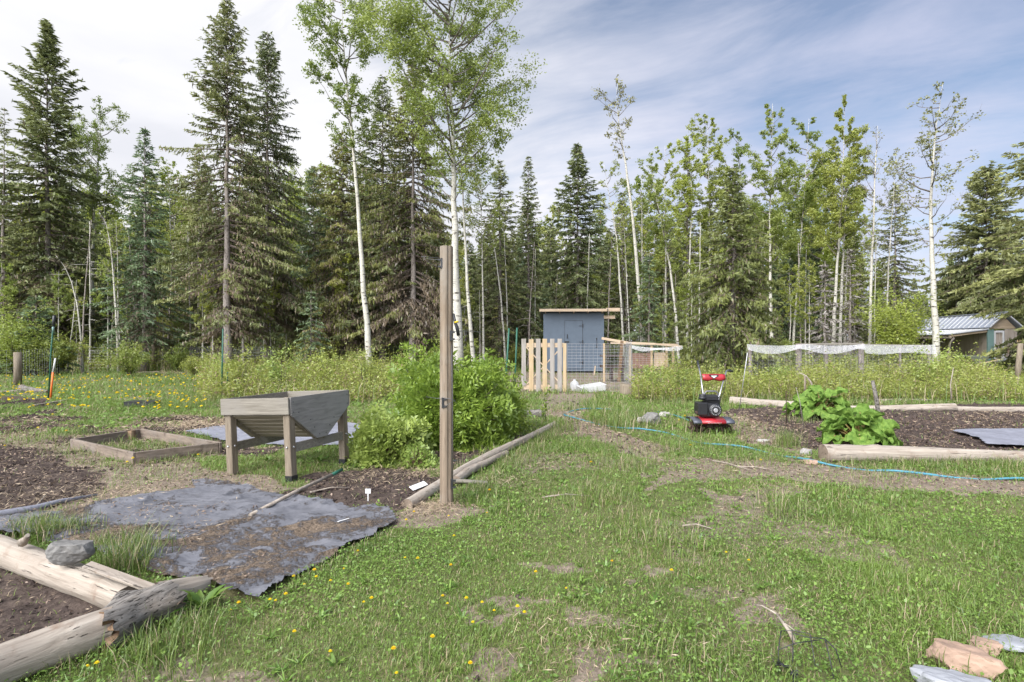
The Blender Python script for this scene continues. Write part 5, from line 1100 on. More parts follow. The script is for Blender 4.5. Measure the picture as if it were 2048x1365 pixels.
rock('brownish rock in the grass left of the tiller', G(1302, 838, .1), (.24, .16, .16), 'rock', 6, .2, .7); rock('pale rock just right of the brownish rock', G(1328, 830, .05), (.14, .1, .09), 'rock_w', 7); rock('pale stone under the hose left of the tiller', G(1288, 842, .03), (.14, .12, .10), 'rock_w', 8, .4)
rock('white stone left of the sawn end of the bed log', G(1611, 905, .03), (.10, .08, .07), 'rock_w', 9); rock('tan stone in the grass below the sawn end of the bed log', G(1622, 925, .02), (.11, .08, .05), 'rock_r', 10)
rock('small pale stone by the edge of the right bed near the hose', G(1525, 882, .02), (.12, .07, .035), 'rock_w', 11)

# ------------------------------------------------------------------ rods, tools, stakes
def rod(name, label, pts, r, mat, cat, k=7, extra=None):
    c = np.array(pts[0], float); e = empty(name, c, label, cat); mb = MB(); mb.tube(np.array(pts) - c, r, k); mb.build('shaft', M[mat], e)
    for nm, p2, r2, m2 in (extra or []): mb = MB(); mb.tube(np.array(p2) - c, r2, 8); mb.build(nm, M[m2], e)
    return e
a = G(500, 1031, .05); b = G(684, 940, .12)
rod('tool_handle', 'long wooden tool handle with a green grip lying across the fabric', [a, a + (b - a) * .5 + np.array((0, 0, .01)), a + (b - a) * .86], .017, 'log', 'tool handle', 10, [('grip', [a + (b - a) * .86, b], .019, 'green_stake')])
rod('garden_stake', 'tall thin green stake with a black cap at the far left', [G(97, 798), P(101, 720, 14.2), P(107, 640, 14.0)], .017, 'green_stake', 'stake', 8, [('cap', [P(107, 656, 14.02), P(108.5, 632, 13.98)], .035, 'plastic'), ('tag', [P(106, 664, 13.97), P(106.5, 654, 13.97)], .025, 'teal')])
rod('survey_stake', 'short orange stake with a white top beside the tall green stake', [G(101, 800), P(106, 745, 14.0)], .022, 'orange', 'stake', 6, [('white_top', [P(106, 745, 14), P(111, 717, 14)], .018, 'white')])
rod('t_post', 'green metal post behind the bush, left one of the pair by the gate', [P(1010, 790, 12.6), P(1018, 657, 12.6)], .02, 'green_stake', 'metal post'); rod('t_post', 'green metal post behind the bush, right one of the pair by the gate', [P(1029, 790, 12.8), P(1034, 656, 12.8)], .02, 'green_stake', 'metal post')
rod('t_post', 'tall green metal post behind the left corner of the trough planter', [G(443, 800), P(446, 658, 14)], .018, 'green_stake', 'metal post'); rod('t_post', 'short green metal post beside the tall one behind the trough planter', [G(454, 795), P(455, 745, 14.3)], .018, 'green_stake', 'metal post')
rod('metal_rod', 'thin bare metal rod leaning in the soil right of the tiller', [G(1478, 822), P(1495, 706, 11.5)], .008, 'galv', 'rod'); rod('metal_rod', 'thin rusty rod standing by the rear rhubarb', [G(1573, 850), P(1572, 782, 9.8)], .007, 'tine', 'rod')
rod('dead_stalk', 'thin grey dead stalk leaning before the rear rhubarb', [G(1608, 862), P(1600, 805, 9.2), P(1592, 775, 9.2)], .006, 'weather', 'stalk')
rod('driftwood_stake', 'upright grey driftwood branch between rhubarb and dug soil', [G(1762, 868, -.02), P(1757, 830, 8.8), P(1752, 795, 8.8), P(1745, 762, 8.8)], np.array([.036, .032, .03, .024]), 'grey_bark', 'driftwood', 9)
rod('arched_stick', 'pale arched stick rising behind the rear rhubarb', [P(1630, 788, 11.5), P(1622, 765, 11.5), P(1612, 752, 11.5), P(1598, 745, 11.5)], np.array([.02, .018, .014, .008]), 'log', 'stick')
rod('dead_weed', 'pale dry stem standing in the undergrowth before the outbuilding', [P(1903, 800, 12.5), P(1901, 770, 12.5), P(1907, 735, 12.5)], np.array([.014, .012, .006]), 'log', 'stem')
rod('grey_stake', 'slim grey stake standing behind the rear rhubarb', [P(1610, 790, 12), P(1610, 752, 12)], .022, 'weather_z', 'stake')
for i, (x0, y0, x1, y1) in enumerate(((1412, 920, 1500, 940), (1480, 934, 1552, 942), (1365, 1052, 1425, 1058), (1085, 995, 1180, 992), (1995, 795, 2045, 780), (300, 1040, 380, 1030), (60, 1025, 95, 985), (620, 985, 700, 975))):
    a = G(x0, y0, .02); b = G(x1, y1, .03); m_ = (a + b) / 2 + np.array((0, .03, .015)); mb = MB(); mb.tube(np.array([a, m_, b]) - a, [.008, .006, .003], 6)
    o = mb.build('dry_stick', M['log']); o.location = tuple(a); tag(o, ('thin pale stick lying along the bare path', 'second pale stick lying further right on the path', 'thin stick lying in the long grass in mid lawn', 'thin stick in the lawn right of the border log', 'long thin pole slanting in the grass at the right edge', 'pale stick on the left part of the fabric', 'stick lying on the dug soil at the left', 'stick on the soil patch below the planter')[i], 'stick')
rod('drift_root', 'forked pale root standing in the lawn by the wire tangle', [G(1592, 1290, 0), G(1578, 1262, .05), G(1553, 1228, .08)], np.array([.012, .010, .005]), 'log', 'root', 7, [('fork', [G(1553, 1228, .08), G(1525, 1212, .07), G(1508, 1210, .05)], [.005, .004, .002], 'log'), ('fork', [G(1560, 1240, .07), G(1590, 1262, .06)], [.004, .002], 'log')])
# wire tangle
wt = empty('wire_tangle', G(1600, 1350), 'tangled loop of thin dark wire standing in the lawn', 'wire'); c = G(1600, 1350); mb = MB(); 
for pts_ in ([(1556, 1350, 0), (1557, 1300, .09), (1562, 1262, .13), (1590, 1262, .14), (1620, 1268, .14), (1630, 1330, .04), (1632, 1345, 0)], [(1585, 1350, 0), (1586, 1300, .08), (1584, 1266, .14), (1615, 1275, .15), (1650, 1278, .13), (1672, 1300, .1), (1683, 1335, .03)], [(1557, 1300, .09), (1590, 1287, .11), (1640, 1280, .13)], [(1650, 1278, .13), (1660, 1320, .05), (1668, 1360, 0)]):
    mb.tube(np.array([G(*q) for q in pts_]) - c, .0024, 4)
r_ = random.Random(3)
for (px, py) in ((1562, 1332), (1588, 1352)):
    c0 = G(px, py, .03) - c; mb.tube([c0 + np.array((r_.gauss(0, .016), r_.gauss(0, .016), abs(r_.gauss(0, .014)))) for _ in range(26)], .0022, 4)
mb.build('strand', M['plastic'], wt)
# plant labels and litter
pl_ = empty('plant_label', G(736, 1003), 'small white plant label stuck in the soil by the planter', 'plant label'); mb = MB(); mb.box((0, 0, .03), (.010, .003, .09)).box((0, 0, .095), (.05, .003, .045)); mb.build('tag', M['white'], pl_)
o = plank('plant_marker', 'small white marker stick lying flat on the fabric', G(675, 1044, .05), G(698, 1037, .05), .014, .003, 'white', cat='plant marker')
o = plank('plastic_scrap', 'white plastic scrap lying on the soil left of the post', G(822, 978, .03), G(852, 966, .05), .07, .004, 'white', .4, 'plastic scrap')
mb = MB(); mb.box((0, 0, .02), (.07, .05, .035), bev=.006); o = mb.build('wire_clip', M['plastic']); o.location = tuple(G(912, 926)); tag(o, 'small black plastic clip in the dirt right behind the post', 'clip')
mb = MB(); tray(mb, .62, .30, .10, .02); mb.box((0, 0, .105), (.66, .34, .012)); o = mb.build('seed_tray', M['plastic']); o.location = tuple(G(285, 812, .01)); o.rotation_euler = (0, 0, .1); tag(o, 'black plastic tray lying in the grass behind the board frame', 'tray')
mb = MB(); q = [G(298, 1180, .05), G(318, 1192, .03)]
# hand cultivator leaning on the bed log
hc = empty('hand_cultivator', G(1905, 925), 'pale metal pronged cultivator leaning against the front bed log', 'garden fork'); c = G(1905, 925); mb = MB()
for (x0, y0, x1, y1) in ((1888, 917, 1885, 930), (1896, 917, 1897, 934), (1904, 918, 1908, 936), (1912, 919, 1921, 938), (1886, 930, 1894, 938), (1921, 938, 1928, 931)): mb.tube([P(x0, y0, 7.45) - c, P(x1, y1, 7.1) - c], .009, 6)
mb.tube([P(1884, 917, 7.45) - c, P(1916, 920, 7.45) - c], .012, 6); mb.build('prong', M['galv'], hc); mb = MB(); mb.tube([P(1899, 914, 7.45) - c, P(1901, 918, 7.45) - c], .03, 8); mb.build('socket', M['white'], hc)
# hose
hp = [(1404, 858), (1360, 838), (1300, 820), (1250, 822), (1190, 820), (1150, 822), (1128, 828), (1128, 834), (1150, 840), (1200, 850), (1240, 858), (1290, 864), (1340, 868), (1400, 890), (1450, 896), (1500, 900), (1560, 912), (1600, 922), (1650, 934), (1700, 938), (1760, 945), (1820, 952), (1900, 957), (1980, 961), (2048, 965), (2200, 972)]
mb = MB(); pts = np.array([G(a, b, .0) for a, b in hp]); tt = np.linspace(0, 1, len(pts)); t2 = np.linspace(0, 1, 150); q = np.stack([np.interp(t2, tt, pts[:, i]) for i in range(3)], 1)
for _ in range(3): q[1:-1] = (q[:-2] + 2 * q[1:-1] + q[2:]) / 4
q[:, 2] = gh(q[:, 0], q[:, 1]) + .016 + .020 * np.sin(t2 * 47); mb.tube(q, .0125, 8); o = mb.build('garden_hose', M['hose']); tag(o, 'aqua-blue garden hose looping across the lawn and past the bed log', 'hose')

# ------------------------------------------------------------------ tiller
tb = G(1419, 868); ti = empty('rototiller', tb, 'red and black motor tiller with raised handlebars standing in the lawn', 'tiller')
Q = lambda px, py, D: P(px, py, D) - tb
D0 = 8.9
for sgn in (-1, 1):
    for i, xo in enumerate((.06, .14, .22, .29)):
        mb = MB()
        for kk in range(5):
            a_ = kk * 6.283 / 5 + i * .6; c0 = np.array((sgn * xo, .0, .13)); d_ = np.array((0, math.cos(a_), math.sin(a_))); e_ = np.array((0, math.cos(a_ + .5), math.sin(a_ + .5)))
            mb.beam(c0, c0 + d_ * .10, .03, .01, up=(1, 0, 0)); mb.beam(c0 + d_ * .095, c0 + e_ * .145 + np.array((.02 * sgn, 0, 0)), .035, .008, up=(1, 0, 0))
        mb.build('tine', M['tine'], ti)
mb = MB(); mb.tube([(-.30, 0, .13), (.30, 0, .13)], .02, 10).box((0, .0, .18), (.09, .10, .17), bev=.01); mb.build('axle', M['tine'], ti)
def fender(x0, x1, mat, name, zoff=0):
    mb = MB(); pr = [(-.20, .195), (-.212, .21), (-.18, .235 + zoff), (.0, .262 + zoff), (.14, .25 + zoff), (.20, .22)]; n = len(pr); V0 = [(x0, y, z) for y, z in pr] + [(x1, y, z) for y, z in pr]; mb.add(V0, [(i, i + 1, n + i + 1, n + i) for i in range(n - 1)], 0, True); o = mb.build(name, mat, ti); s_ = o.modifiers.new('s', 'SOLIDIFY'); s_.thickness = .012; return o
fender(-.325, -.19, M['fender'], 'fender'); fender(.19, .325, M['fender'], 'fender'); fe = fender(-.19, .19, M['red'], 'centre_fender', .004)
mb = MB()
for i, x in enumerate(np.linspace(-.10, .10, 10)): mb.beam((x, -.2185, .200), (x + .010, -.214, .216), .004, .012, up=(0, 1, 0))
mb.build('lettering', M['white'], fe)
mb = MB(); mb.box((-.04, -.02, .40), (.30, .24, .22), bev=.02).box((-.16, -.06, .42), (.15, .22, .20), bev=.012); mb.box((.02, .03, .58), (.22, .18, .10), bev=.025).box((.06, .0, .50), (.16, .18, .10), bev=.01)
for z in np.linspace(.52, .56, 3): mb.box((.02, -.02, z), (.24, .21, .006))
en = mb.build('engine', M['black'], ti)
mb = MB(); mb.lathe([(0, -.03), (.085, -.03), (.105, -.01), (.108, .03), (0, .03)], 28, axis='y', at=(.035, -.15, .40)); rc = mb.build('recoil_starter', M['plastic'], ti)
mb = MB()
for kk in range(18): a_ = kk * .349; mb.box((.035 + .07 * math.cos(a_), -.183, .40 + .07 * math.sin(a_)), (.008, .006, .022), np.array(Matrix.Rotation(-a_ + math.pi / 2, 3, 'Y')))
mb.lathe([(.028, -.002), (.036, -.002), (.036, -.008), (.028, -.008)], 24, axis='y', at=(.035, -.181, .40)); mb.build('badge', M['galv'], rc)
mb = MB(); mb.lathe([(0, 0), (.06, 0), (.065, .03), (.05, .05), (.055, .06), (.05, .08), (0, .085)], 20, at=(-.12, -.02, .56)); mb.build('fuel_cap', M['plastic'], ti)
mb = MB(); mb.tube([Q(1408, 838, 8.95), Q(1408, 800, 9.0), Q(1409, 788, 9.0), Q(1413, 783, 9.0), Q(1431, 783, 9.0), Q(1436, 787, 9.0), Q(1437, 800, 9.0), Q(1437, 838, 8.95)], .014, 8); mb.build('frame_loop', M['dark_steel'], ti)
for s, pp, g_ in ((-1, [(1408, 800, 9.0), (1403, 765, 9.2), (1400, 745, 9.35), (1396, 727, 9.55)], [(1398, 736, 9.45), (1395, 723, 9.6)]), (1, [(1437, 800, 9.0), (1444, 772, 9.2), (1450, 750, 9.35), (1453, 742, 9.42), (1457, 741, 9.55)], [(1456, 741.5, 9.5), (1465, 743, 9.62)])):
    mb = MB(); mb.tube([Q(*a) for a in pp], .013, 8); hd = mb.build('handlebar', M['steel'], ti); mb = MB(); mb.tube([Q(*a) for a in g_], .02, 8); mb.build('grip', M['plastic'], hd)
    mb = MB(); 
    for zz_ in (793, 799): mb.lathe([(0, 0), (.012, 0), (.012, -.02), (0, -.02)], 8, axis='y', at=Q(pp[0][0], zz_, 8.98))
    mb.build('bolt', M['steel'], hd)
for sgn, q_ in ((-1, [(1401, 752, 9.3), (1404, 785, 9.1), (1414, 806, 8.95), (1412, 818, 8.85)]), (1, [(1451, 748, 9.4), (1446, 780, 9.15), (1434, 812, 8.9), (1424, 822, 8.8)])):
    mb = MB(); mb.tube([Q(*a) + np.array((.012 * sgn, -.02, 0)) for a in q_], .0045, 5); mb.build('cable', M['plastic'], ti)
mb = MB(); mb.tube([(-.19, -.10, .36), (-.25, -.10, .36), (-.25, -.14, .36)], .022, 8); mb.build('exhaust', M['tine'], ti)
mb = MB(); n_ = 9
x = np.linspace(-.185, .195, n_); V0 = []
for xx in x:
    b_ = .012 * math.cos(xx * 30); V0 += [(xx, .40, .955), (xx, .36, .94), (xx, .35, .885 + b_), (xx, .37, .862 + b_)]
V0 = np.array(V0) + np.array((Q(1425, 755, 9.3)[0], 0, Q(1425, 755, 9.3)[2] - .908)); mb.add(V0, [(i * 4 + j, (i + 1) * 4 + j, (i + 1) * 4 + j + 1, i * 4 + j + 1) for i in range(n_ - 1) for j in range(3)], 0, True); pnl = mb.build('handle_panel', M['red'], ti); pnl.modifiers.new('s', 'SOLIDIFY').thickness = .012
cx_, cz_ = Q(1425, 754, 9.3)[0], Q(1425, 754, 9.3)[2]
for nm, sc_, dy, mt in (('emblem_border', 1.0, 0.0, 'black'), ('emblem', .62, -.004, 'white')):
    mb = MB(); T = [(-.078, .034), (.078, .034), (.078, .022), (0, -.036), (-.078, .022)]; V0 = [(cx_ + a * sc_, .338 + dy, cz_ + b * sc_ + .002) for a, b in T] + [(cx_ + a * sc_, .352 + dy, cz_ + b * sc_ + .002) for a, b in T]; mb.add(V0, [(0, 1, 2, 3, 4), (9, 8, 7, 6, 5)] + [(i, i + 5, (i + 1) % 5 + 5, (i + 1) % 5) for i in range(5)]); mb.build(nm, M[mt], pnl)

# ------------------------------------------------------------------ rhubarb
def rleaf(r, L, Wd, orient, droop=.5):
    nu, nv = 13, 11; V0 = []; ph = r.random() * 6
    for i in range(nv):
        v_ = i / (nv - 1)
        wv = Wd * (math.sin(math.pi * min(1, .14 + .86 * v_ ** .8)) ** .75 if v_ < .98 else .08)
        for j in range(nu):
            s = (j / (nu - 1)) * 2 - 1; y = L * (v_ - .16 * (1 - v_) * abs(s) ** 1.5); xx = s * wv
            z = .12 * L * math.sin(ph + 9 * v_ + 4 * s) * abs(s) ** 1.5 + .09 * L * math.sin(15 * v_ + 6 * abs(s) + ph) * abs(s) + .22 * L * abs(s) ** 1.2 * .6 - droop * L * v_ ** 2 * .6 - .05 * L * (1 - abs(s)) ** 3
            V0.append((xx, y, z))
    return np.array(V0) @ orient.T, [(i * nu + j, i * nu + j + 1, (i + 1) * nu + j + 1, (i + 1) * nu + j) for i in range(nv - 1) for j in range(nu - 1)]
def rhubarb(label, loc, n, R, Hh, seed, lf=.30):
    r = random.Random(seed); e = empty('rhubarb_plant', loc, label, 'rhubarb')
    for i in range(n):
        az = i * 2.4 + r.gauss(0, .2); q = ((i + .5) / n) ** .6; h = Hh * (1.0 - .72 * q) * (.85 + .3 * r.random()); rad = R * q * (.7 + .3 * r.random()) * .8; o_ = np.array((math.cos(az), math.sin(az), 0)); tip = o_ * rad + np.array((0, 0, max(.06, h)))
        L = lf * (.8 + .5 * r.random()) * (1.0 if q > .3 else .8); pit = .55 - 1.0 * q + r.gauss(0, .2); yv = o_ * math.cos(pit) + np.array((0, 0, math.sin(pit))); xv = np.array((-o_[1], o_[0], 0)) * -1; zv = np.cross(xv, yv)
        tw = r.gauss(0, .35); x2 = xv * math.cos(tw) + zv * math.sin(tw); z2 = np.cross(x2, yv); orient = np.stack([x2, yv, z2], 1)
        V0, F0 = rleaf(r, L, L * .50, orient, .3 + .5 * q); V0 = V0 + tip; V0[:, 2] = np.maximum(V0[:, 2], .02)
        mb = MB(); mb.add(V0, F0, 0, True); lo = mb.build('leaf', M['rhub'], e)
        mb = MB(); mb.tube([o_ * .04, o_ * rad * .5 + np.array((0, 0, h * .62)), tip + yv * .02], [.013, .011, .008], 7); mb.build('stalk', M['rhub_stalk'], lo)
    return e
rhubarb('large crinkled rhubarb clump in front, beside the sawn bed log', G(1716, 890), 48, .58, .44, 1, .25)
rhubarb('rear rhubarb clump behind the front one, before the bed log', G(1643, 838), 38, .58, .54, 2, .27)

# ------------------------------------------------------------------ bushes
def dome_bush(name, label, loc, rad, seed, sprays, nl, leaf, mats, cat='bush', stem=None, lump=.22, kz=1.0, ax=.30, wfac=.38, inner=.35):
    r = np.random.default_rng(seed); e = empty(name, loc, label, cat); d = rv(sprays, r); d[:, 2] = abs(d[:, 2]) * 1.0 - .12; d = unit(d)
    az = np.arctan2(d[:, 1], d[:, 0]); lo = 1 + lump * (vnoise(az * 1.6 + 10, d[:, 2] * 3, 1, seed) - .5) * 2 + lump * .8 * (vnoise(az * 4, d[:, 2] * 7, 1, seed + 3) - .5) * 2
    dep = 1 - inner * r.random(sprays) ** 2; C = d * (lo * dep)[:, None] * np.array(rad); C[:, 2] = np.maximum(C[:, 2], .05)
    out = unit(d * np.array((1, 1, .5)) + r.normal(0, .35, d.shape)); axl = ax * (.6 + .7 * r.random(sprays)); side = perp(out, rv(sprays, r)); nrm = np.cross(out, side)
    k = np.tile(np.arange(nl), sprays); si = np.repeat(np.arange(sprays), nl); f = (k // 2 + .5) / (nl / 2); sg = np.where(k % 2 == 0, 1, -1.)
    base = C[si] + out[si] * (axl[si] * (f - .5))[:, None]; base[:, 2] -= .25 * axl[si] * f ** 2
    U = unit(out[si] * .6 + side[si] * (sg * .9)[:, None] + r.normal(0, .25, (len(si), 3))); s = leaf * (.6 + .7 * r.random(len(si))); cc = base + U * s[:, None]; cc[:, 2] = np.maximum(cc[:, 2], .02); Vv = unit(np.cross(nrm[si] + r.normal(0, .3, (len(si), 3)), U)) * (s * wfac)[:, None]
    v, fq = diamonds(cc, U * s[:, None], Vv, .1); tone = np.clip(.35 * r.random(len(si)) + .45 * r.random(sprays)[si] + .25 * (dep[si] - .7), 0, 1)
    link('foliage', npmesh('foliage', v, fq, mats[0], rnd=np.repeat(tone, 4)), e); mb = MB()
    for i in r.choice(sprays, min(170, sprays), replace=False):
        t_ = C[i]; b0 = np.array((t_[0] * .12, t_[1] * .12, 0)); mb.tube([b0, b0 * .5 + t_ * .45 + np.array((0, 0, .12 * rad[2])), t_], [.012, .008, .003], 5, caps=False)
    mb.build('stem', M[stem or 'bark_dark'], e); return e
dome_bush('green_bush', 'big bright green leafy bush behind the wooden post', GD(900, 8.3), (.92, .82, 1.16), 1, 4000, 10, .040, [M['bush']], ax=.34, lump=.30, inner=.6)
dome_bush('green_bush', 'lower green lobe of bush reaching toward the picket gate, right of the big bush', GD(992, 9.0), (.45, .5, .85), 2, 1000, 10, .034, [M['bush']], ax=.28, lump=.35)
dome_bush('small_bush', 'small light-green bush between the trough planter and the post', GD(776, 6.9), (.43, .38, .55), 3, 1300, 8, .034, [M['bushy']], stem='panel', ax=.22, wfac=.5, lump=.3)
dome_bush('small_bush', 'pale green sprig of leaves right of the small light bush', GD(835, 6.5), (.16, .16, .28), 4, 120, 8, .026, [M['bushy']], stem='panel', ax=.16, wfac=.5)
sp = place('sapling', shrub_mesh(.12, .8, 231, 160, .03, [M['bush'], M['bark_dark']], 3), G(1090, 850), 'tiny leafy sapling between the bush and the path', 'sapling')

# undergrowth bands (uncountable)
ub = ([], [], [])
def band(n, pxf, Df, hf, size, rnd_lo=0, rnd_hi=1, stems=True, dry=.12):
    m = n; px = pxf(m); D = Df(m); x = (px - CX) * D / FPX; y = D; cl_ = fbm(x, y, .7, 300); h = hf(x, y) * (.12 + 1.65 * cl_ ** 1.3) * (.3 + .6 * rng.random(m)) * np.where(rng.random(m) < .12, 1.5, 1.0); nleaf = 11
    C = np.repeat(put(x, y), nleaf, 0); t = rng.random(len(C)) ** .7; lean = np.repeat(rng.normal(0, .16, (m, 2)), nleaf, 0); hh = np.repeat(h, nleaf); P0 = C.copy(); P0[:, :2] += lean * (hh * t)[:, None] + rng.normal(0, .05, (len(C), 2)); P0[:, 2] += hh * t
    U = rv(len(C)); U[:, 2] = abs(U[:, 2]) * .7; U = unit(U); s = size * (.5 + .9 * rng.random(len(C))); Vv = perp(U, rv(len(C))) * (s * .42)[:, None]; v, f = diamonds(P0, U * s[:, None], Vv, .1)
    tone = np.clip(.25 * np.repeat(cl_, nleaf) + .65 * rng.random(len(C)), 0, .87); tone[(rng.random(len(C)) < dry * (1.3 - t))] = .95; acc(ub, v, f, np.repeat(tone, 4))
    return x, y, h
stv = ([], [], [])
def stems_(x, y, h):
    n = len(x); kk_ = rng.random(n) < .3; x, y, h = x[kk_], y[kk_], h[kk_]; n = len(x); r = np.full(n, .6) * rng.random(n); v, f, rr = blades(put(x, y), h * 1.02, np.full(n, .008), .12 + .3 * rng.random(n), r); acc(stv, v, f, rr)
def hright(x, y):
    px = x / y * FPX + CX; return np.interp(px, [1250, 1330, 1380, 1450, 1520, 1640, 1750, 1850, 1900, 1980, 2030, 2100], [.85, .95, .95, .80, .70, .85, .95, 1.10, 1.05, .75, .4, .5]) 
s1 = band(7500, lambda m: 1268 + 790 * rng.random(m), lambda m: 13.6 + 3.1 * rng.random(m), lambda x, y: hright(x, y), .030); stems_(*s1)
s2 = band(4500, lambda m: 1290 + 800 * rng.random(m), lambda m: 16.9 + 5.5 * rng.random(m), lambda x, y: hright(x, y) * 1.15, .038); stems_(*s2)
def hleft(x, y):
    px = x / y * FPX + CX; return np.interp(px, [380, 440, 520, 620, 700, 800, 900], [.75, 1.15, 1.0, 1.1, 1.05, 1.1, 1.0])
s3 = band(5200, lambda m: 400 + 440 * rng.random(m), lambda m: 13.2 + 8 * rng.random(m), hleft, .036, dry=.18); stems_(*s3)
s4 = band(7000, lambda m: -120 + 1130 * rng.random(m), lambda m: 27.5 + 7 * rng.random(m), lambda x, y: .75 + 0 * x, .055, dry=.3); stems_(*s4)
s5 = band(1600, lambda m: 1270 + 900 * rng.random(m), lambda m: 23 + 6 * rng.random(m), lambda x, y: 1.1 + 0 * x, .055, dry=.2); stems_(*s5)
v, f, r = pack(ub); o = link('undergrowth', npmesh('undergrowth', v, f, M['under'], rnd=r)); tag(o, 'tangled yellow-green leafy undergrowth before the forest', 'undergrowth', kind='stuff')
v, f, r = pack(stv); o = link('dry_stems', npmesh('dry_stems', v, f, M['dry'], rnd=r)); tag(o, 'thin dry brown stems standing in the undergrowth', 'dry stems', kind='stuff')
# a few taller single shrubs in those bands
TS = [shrub_mesh(.55, 1.5, 240 + i, 900, .036, [M['bushy' if i else 'under'], M['bark_dark']], 12) for i in range(3)]
for i, (px, D, s_, lb) in enumerate(((480, 14.5, 1.0, 'leafy bramble behind the left end of the trough planter'), (560, 15.5, 1.05, 'leafy shrub standing behind the trough planter'), (650, 16, 1.0, 'leafy shrub behind the right end of the trough planter'), (730, 15, .9, 'leafy shrub left of the big bush'), (430, 17, .9, 'light shrub behind the tall green metal post'),
    (1310, 14.6, .75, 'shrub right of the round stump'), (1365, 14.2, .8, 'shrub left of the tiller handlebars'), (1850, 15.5, 1.0, 'tall leafy shrub in front of the metal roof'), (1895, 16.5, 1.0, 'tall leafy shrub left of the wheelbarrow'), (1770, 16, .8, 'leafy shrub against the netting fence post'), (1660, 15.8, .7, 'low leafy shrub before the netting fence'), (1560, 15.5, .7, 'low leafy shrub behind the metal rod'))):
    place('leafy_shrub', TS[i % 3], GD(px, D), lb, 'shrub', 'shrubs in the undergrowth', i * 1.3, s_)

# ------------------------------------------------------------------ dandelions
def dandelion(loc, seed, flower_r=.017, h=.07):
    r = random.Random(seed); e = empty('dandelion', loc, 'yellow dandelion flowering in the near lawn', 'dandelion', 'dandelions in the near lawn', rz=r.random() * 6)
    mb = MB(); mb.tube([(0, 0, 0), (.006, 0, h * .6), (.012, 0, h)], .0018, 4); mb.build('stem', M['bushy'], e)
    mb = MB(); c = np.array((.012, 0, h))
    for ring, (n, rr, z) in enumerate(((14, flower_r, .002), (11, flower_r * .72, .006), (7, flower_r * .4, .009))):
        for i in range(n):
            a = i * 6.283 / n + ring; o_ = np.array((math.cos(a), math.sin(a), .15 + .3 * ring)); t_ = np.array((-math.sin(a), math.cos(a), 0)) * rr * .22
            mb.add([c + (0, 0, z), c + o_ * rr * .6 - t_ + (0, 0, z), c + o_ * rr + (0, 0, z), c + o_ * rr * .6 + t_ + (0, 0, z)], [(0, 1, 2, 3)])
    mb.build('flower_head', M['petal'], e); return e
dl = [(458, 1227), (476, 1219), (543, 1208), (551, 1207), (568, 1201), (588, 1162), (611, 1175), (627, 1150), (630, 1164), (663, 1169), (689, 1141), (693, 1179), (715, 1109), (730, 1211), (743, 1207), (585, 1276), (661, 1315), (791, 1313), (193, 1340), (170, 1347), (795, 1357), (980, 987), (826, 1029), (897, 1036), (815, 1048), (908, 1077), (808, 1121), (836, 1128), (904, 1138), (884, 1199), (893, 1214), (935, 1209), (966, 1213), (986, 1228), (1034, 1228), (1052, 1236), (946, 1252), (861, 1290), (941, 1344), (1226, 1128), (1131, 1181), (1069, 1154), (1500, 1128), (12, 895), (75, 863), (130, 868), (215, 877), (268, 925), (252, 931), (395, 915), (160, 855), (106, 833), (1520, 926), (975, 1030), (1345, 1150), (1180, 930), (1380, 895), (1372, 838), (1358, 845), (1450, 1110)]
proto = None
for i, (px, py) in enumerate(dl):
    g = G(px, py + 8); 
    if proto is None: proto = dandelion(g, i); o = proto
    else: o = copy_tree(proto); o.location = tuple(g)
    o.rotation_euler = (0, 0, i * 1.7); s_ = (.85 + .5 * ((i * 37) % 10) / 10) * max(.72, min(1.5, g[1] / 5.5)) * .88; o.scale = (s_, s_, s_)
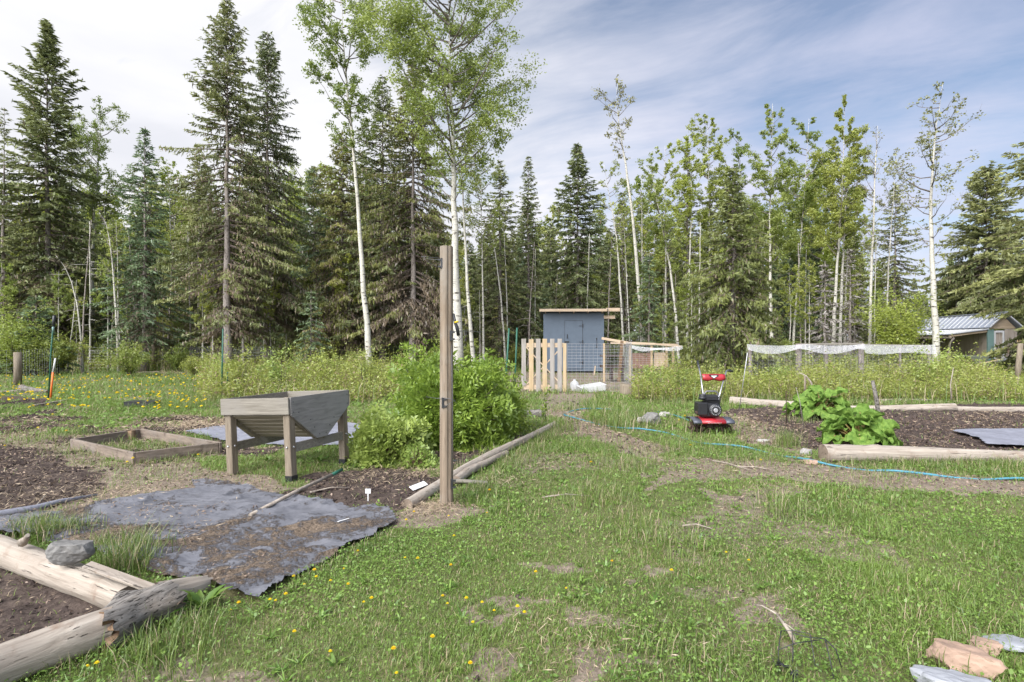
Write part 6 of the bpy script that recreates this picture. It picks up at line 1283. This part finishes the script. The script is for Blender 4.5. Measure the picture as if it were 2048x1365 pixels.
# dandelion meadow at the left: yellow heads past counting
n = 560; px = -200 + 620 * rng.random(n); D = 11.5 + 11 * rng.random(n) ** 1.2; x = (px - CX) * D / FPX; k = (fbm(x, D, .8, 400) + .12 * (D > 14) > .50); x = x[k]; D = D[k]; m = len(x)
C = put(x, D); C[:, 2] += .10 + .08 * rng.random(m); a = rng.random(m) * 6.28; V_, F_ = [], []
U = np.stack([np.cos(a), np.sin(a), .25 * rng.normal(size=m)], 1); W2 = np.stack([-np.sin(a), np.cos(a), .25 * rng.normal(size=m)], 1); up = np.tile(np.array((0, 0, 1.)), (m, 1)); s = (.028 + .012 * rng.random(m))[:, None]
df = ([], [], [])
for (A_, B_) in ((U, W2), (U, up), (W2, up)): v, f = diamonds(C, A_ * s, B_ * s * (.9 if B_ is W2 else .5), 0); acc(df, v, f, np.repeat(rng.random(m), 4))
v, f, r = pack(df); o = link('dandelion_meadow', npmesh('dandelion_meadow', v, f, M['petal'], rnd=r)); tag(o, 'mass of yellow dandelion heads in the left meadow', 'dandelions', kind='stuff')
# dock leaves by the split log
def dock(label, loc, n, L, seed):
    r = np.random.default_rng(seed); e = empty('dock_plant', loc, label, 'weed'); a = rng.random(n) * 6.28
    for i in range(n):
        mb = MB(); nv = 7; V0 = []; o_ = np.array((math.cos(a[i]), math.sin(a[i]), 0)); t_ = np.array((-o_[1], o_[0], 0)); l_ = L * (.7 + .5 * r.random()); e0 = .9 + .4 * r.random()
        for j in range(nv):
            s_ = j / (nv - 1); p_ = o_ * (l_ * s_ * math.cos(e0) * (1 + .5 * s_)) + np.array((0, 0, l_ * (s_ * math.sin(e0) - .45 * s_ ** 2))); w_ = l_ * .10 * math.sin(math.pi * (.08 + .9 * s_)) * (1 + .25 * (j % 2)); V0 += [p_ - t_ * w_, p_ + np.array((0, 0, -.006)), p_ + t_ * w_]
        mb.add(V0, [(j * 3 + c_, j * 3 + c_ + 1, j * 3 + c_ + 4, j * 3 + c_ + 3) for j in range(nv - 1) for c_ in (0, 1)], 0, True); mb.build('leaf', M['dock'], e)
dock('upright dark green dock plant growing against the split log', G(402, 1222), 13, .20, 1); dock('dandelion rosette with long leaves at the left bottom edge of the lawn', G(75, 1338), 7, .13, 2); dock('dandelion rosette at the foot of the wooden post', G(940, 1000), 9, .12, 4)
dock('broad-leaved weed beneath the trough planter', G(535, 925), 10, .14, 5); dock('broad-leaved weed between the planter legs, toward the small bush', G(640, 925), 10, .15, 6)
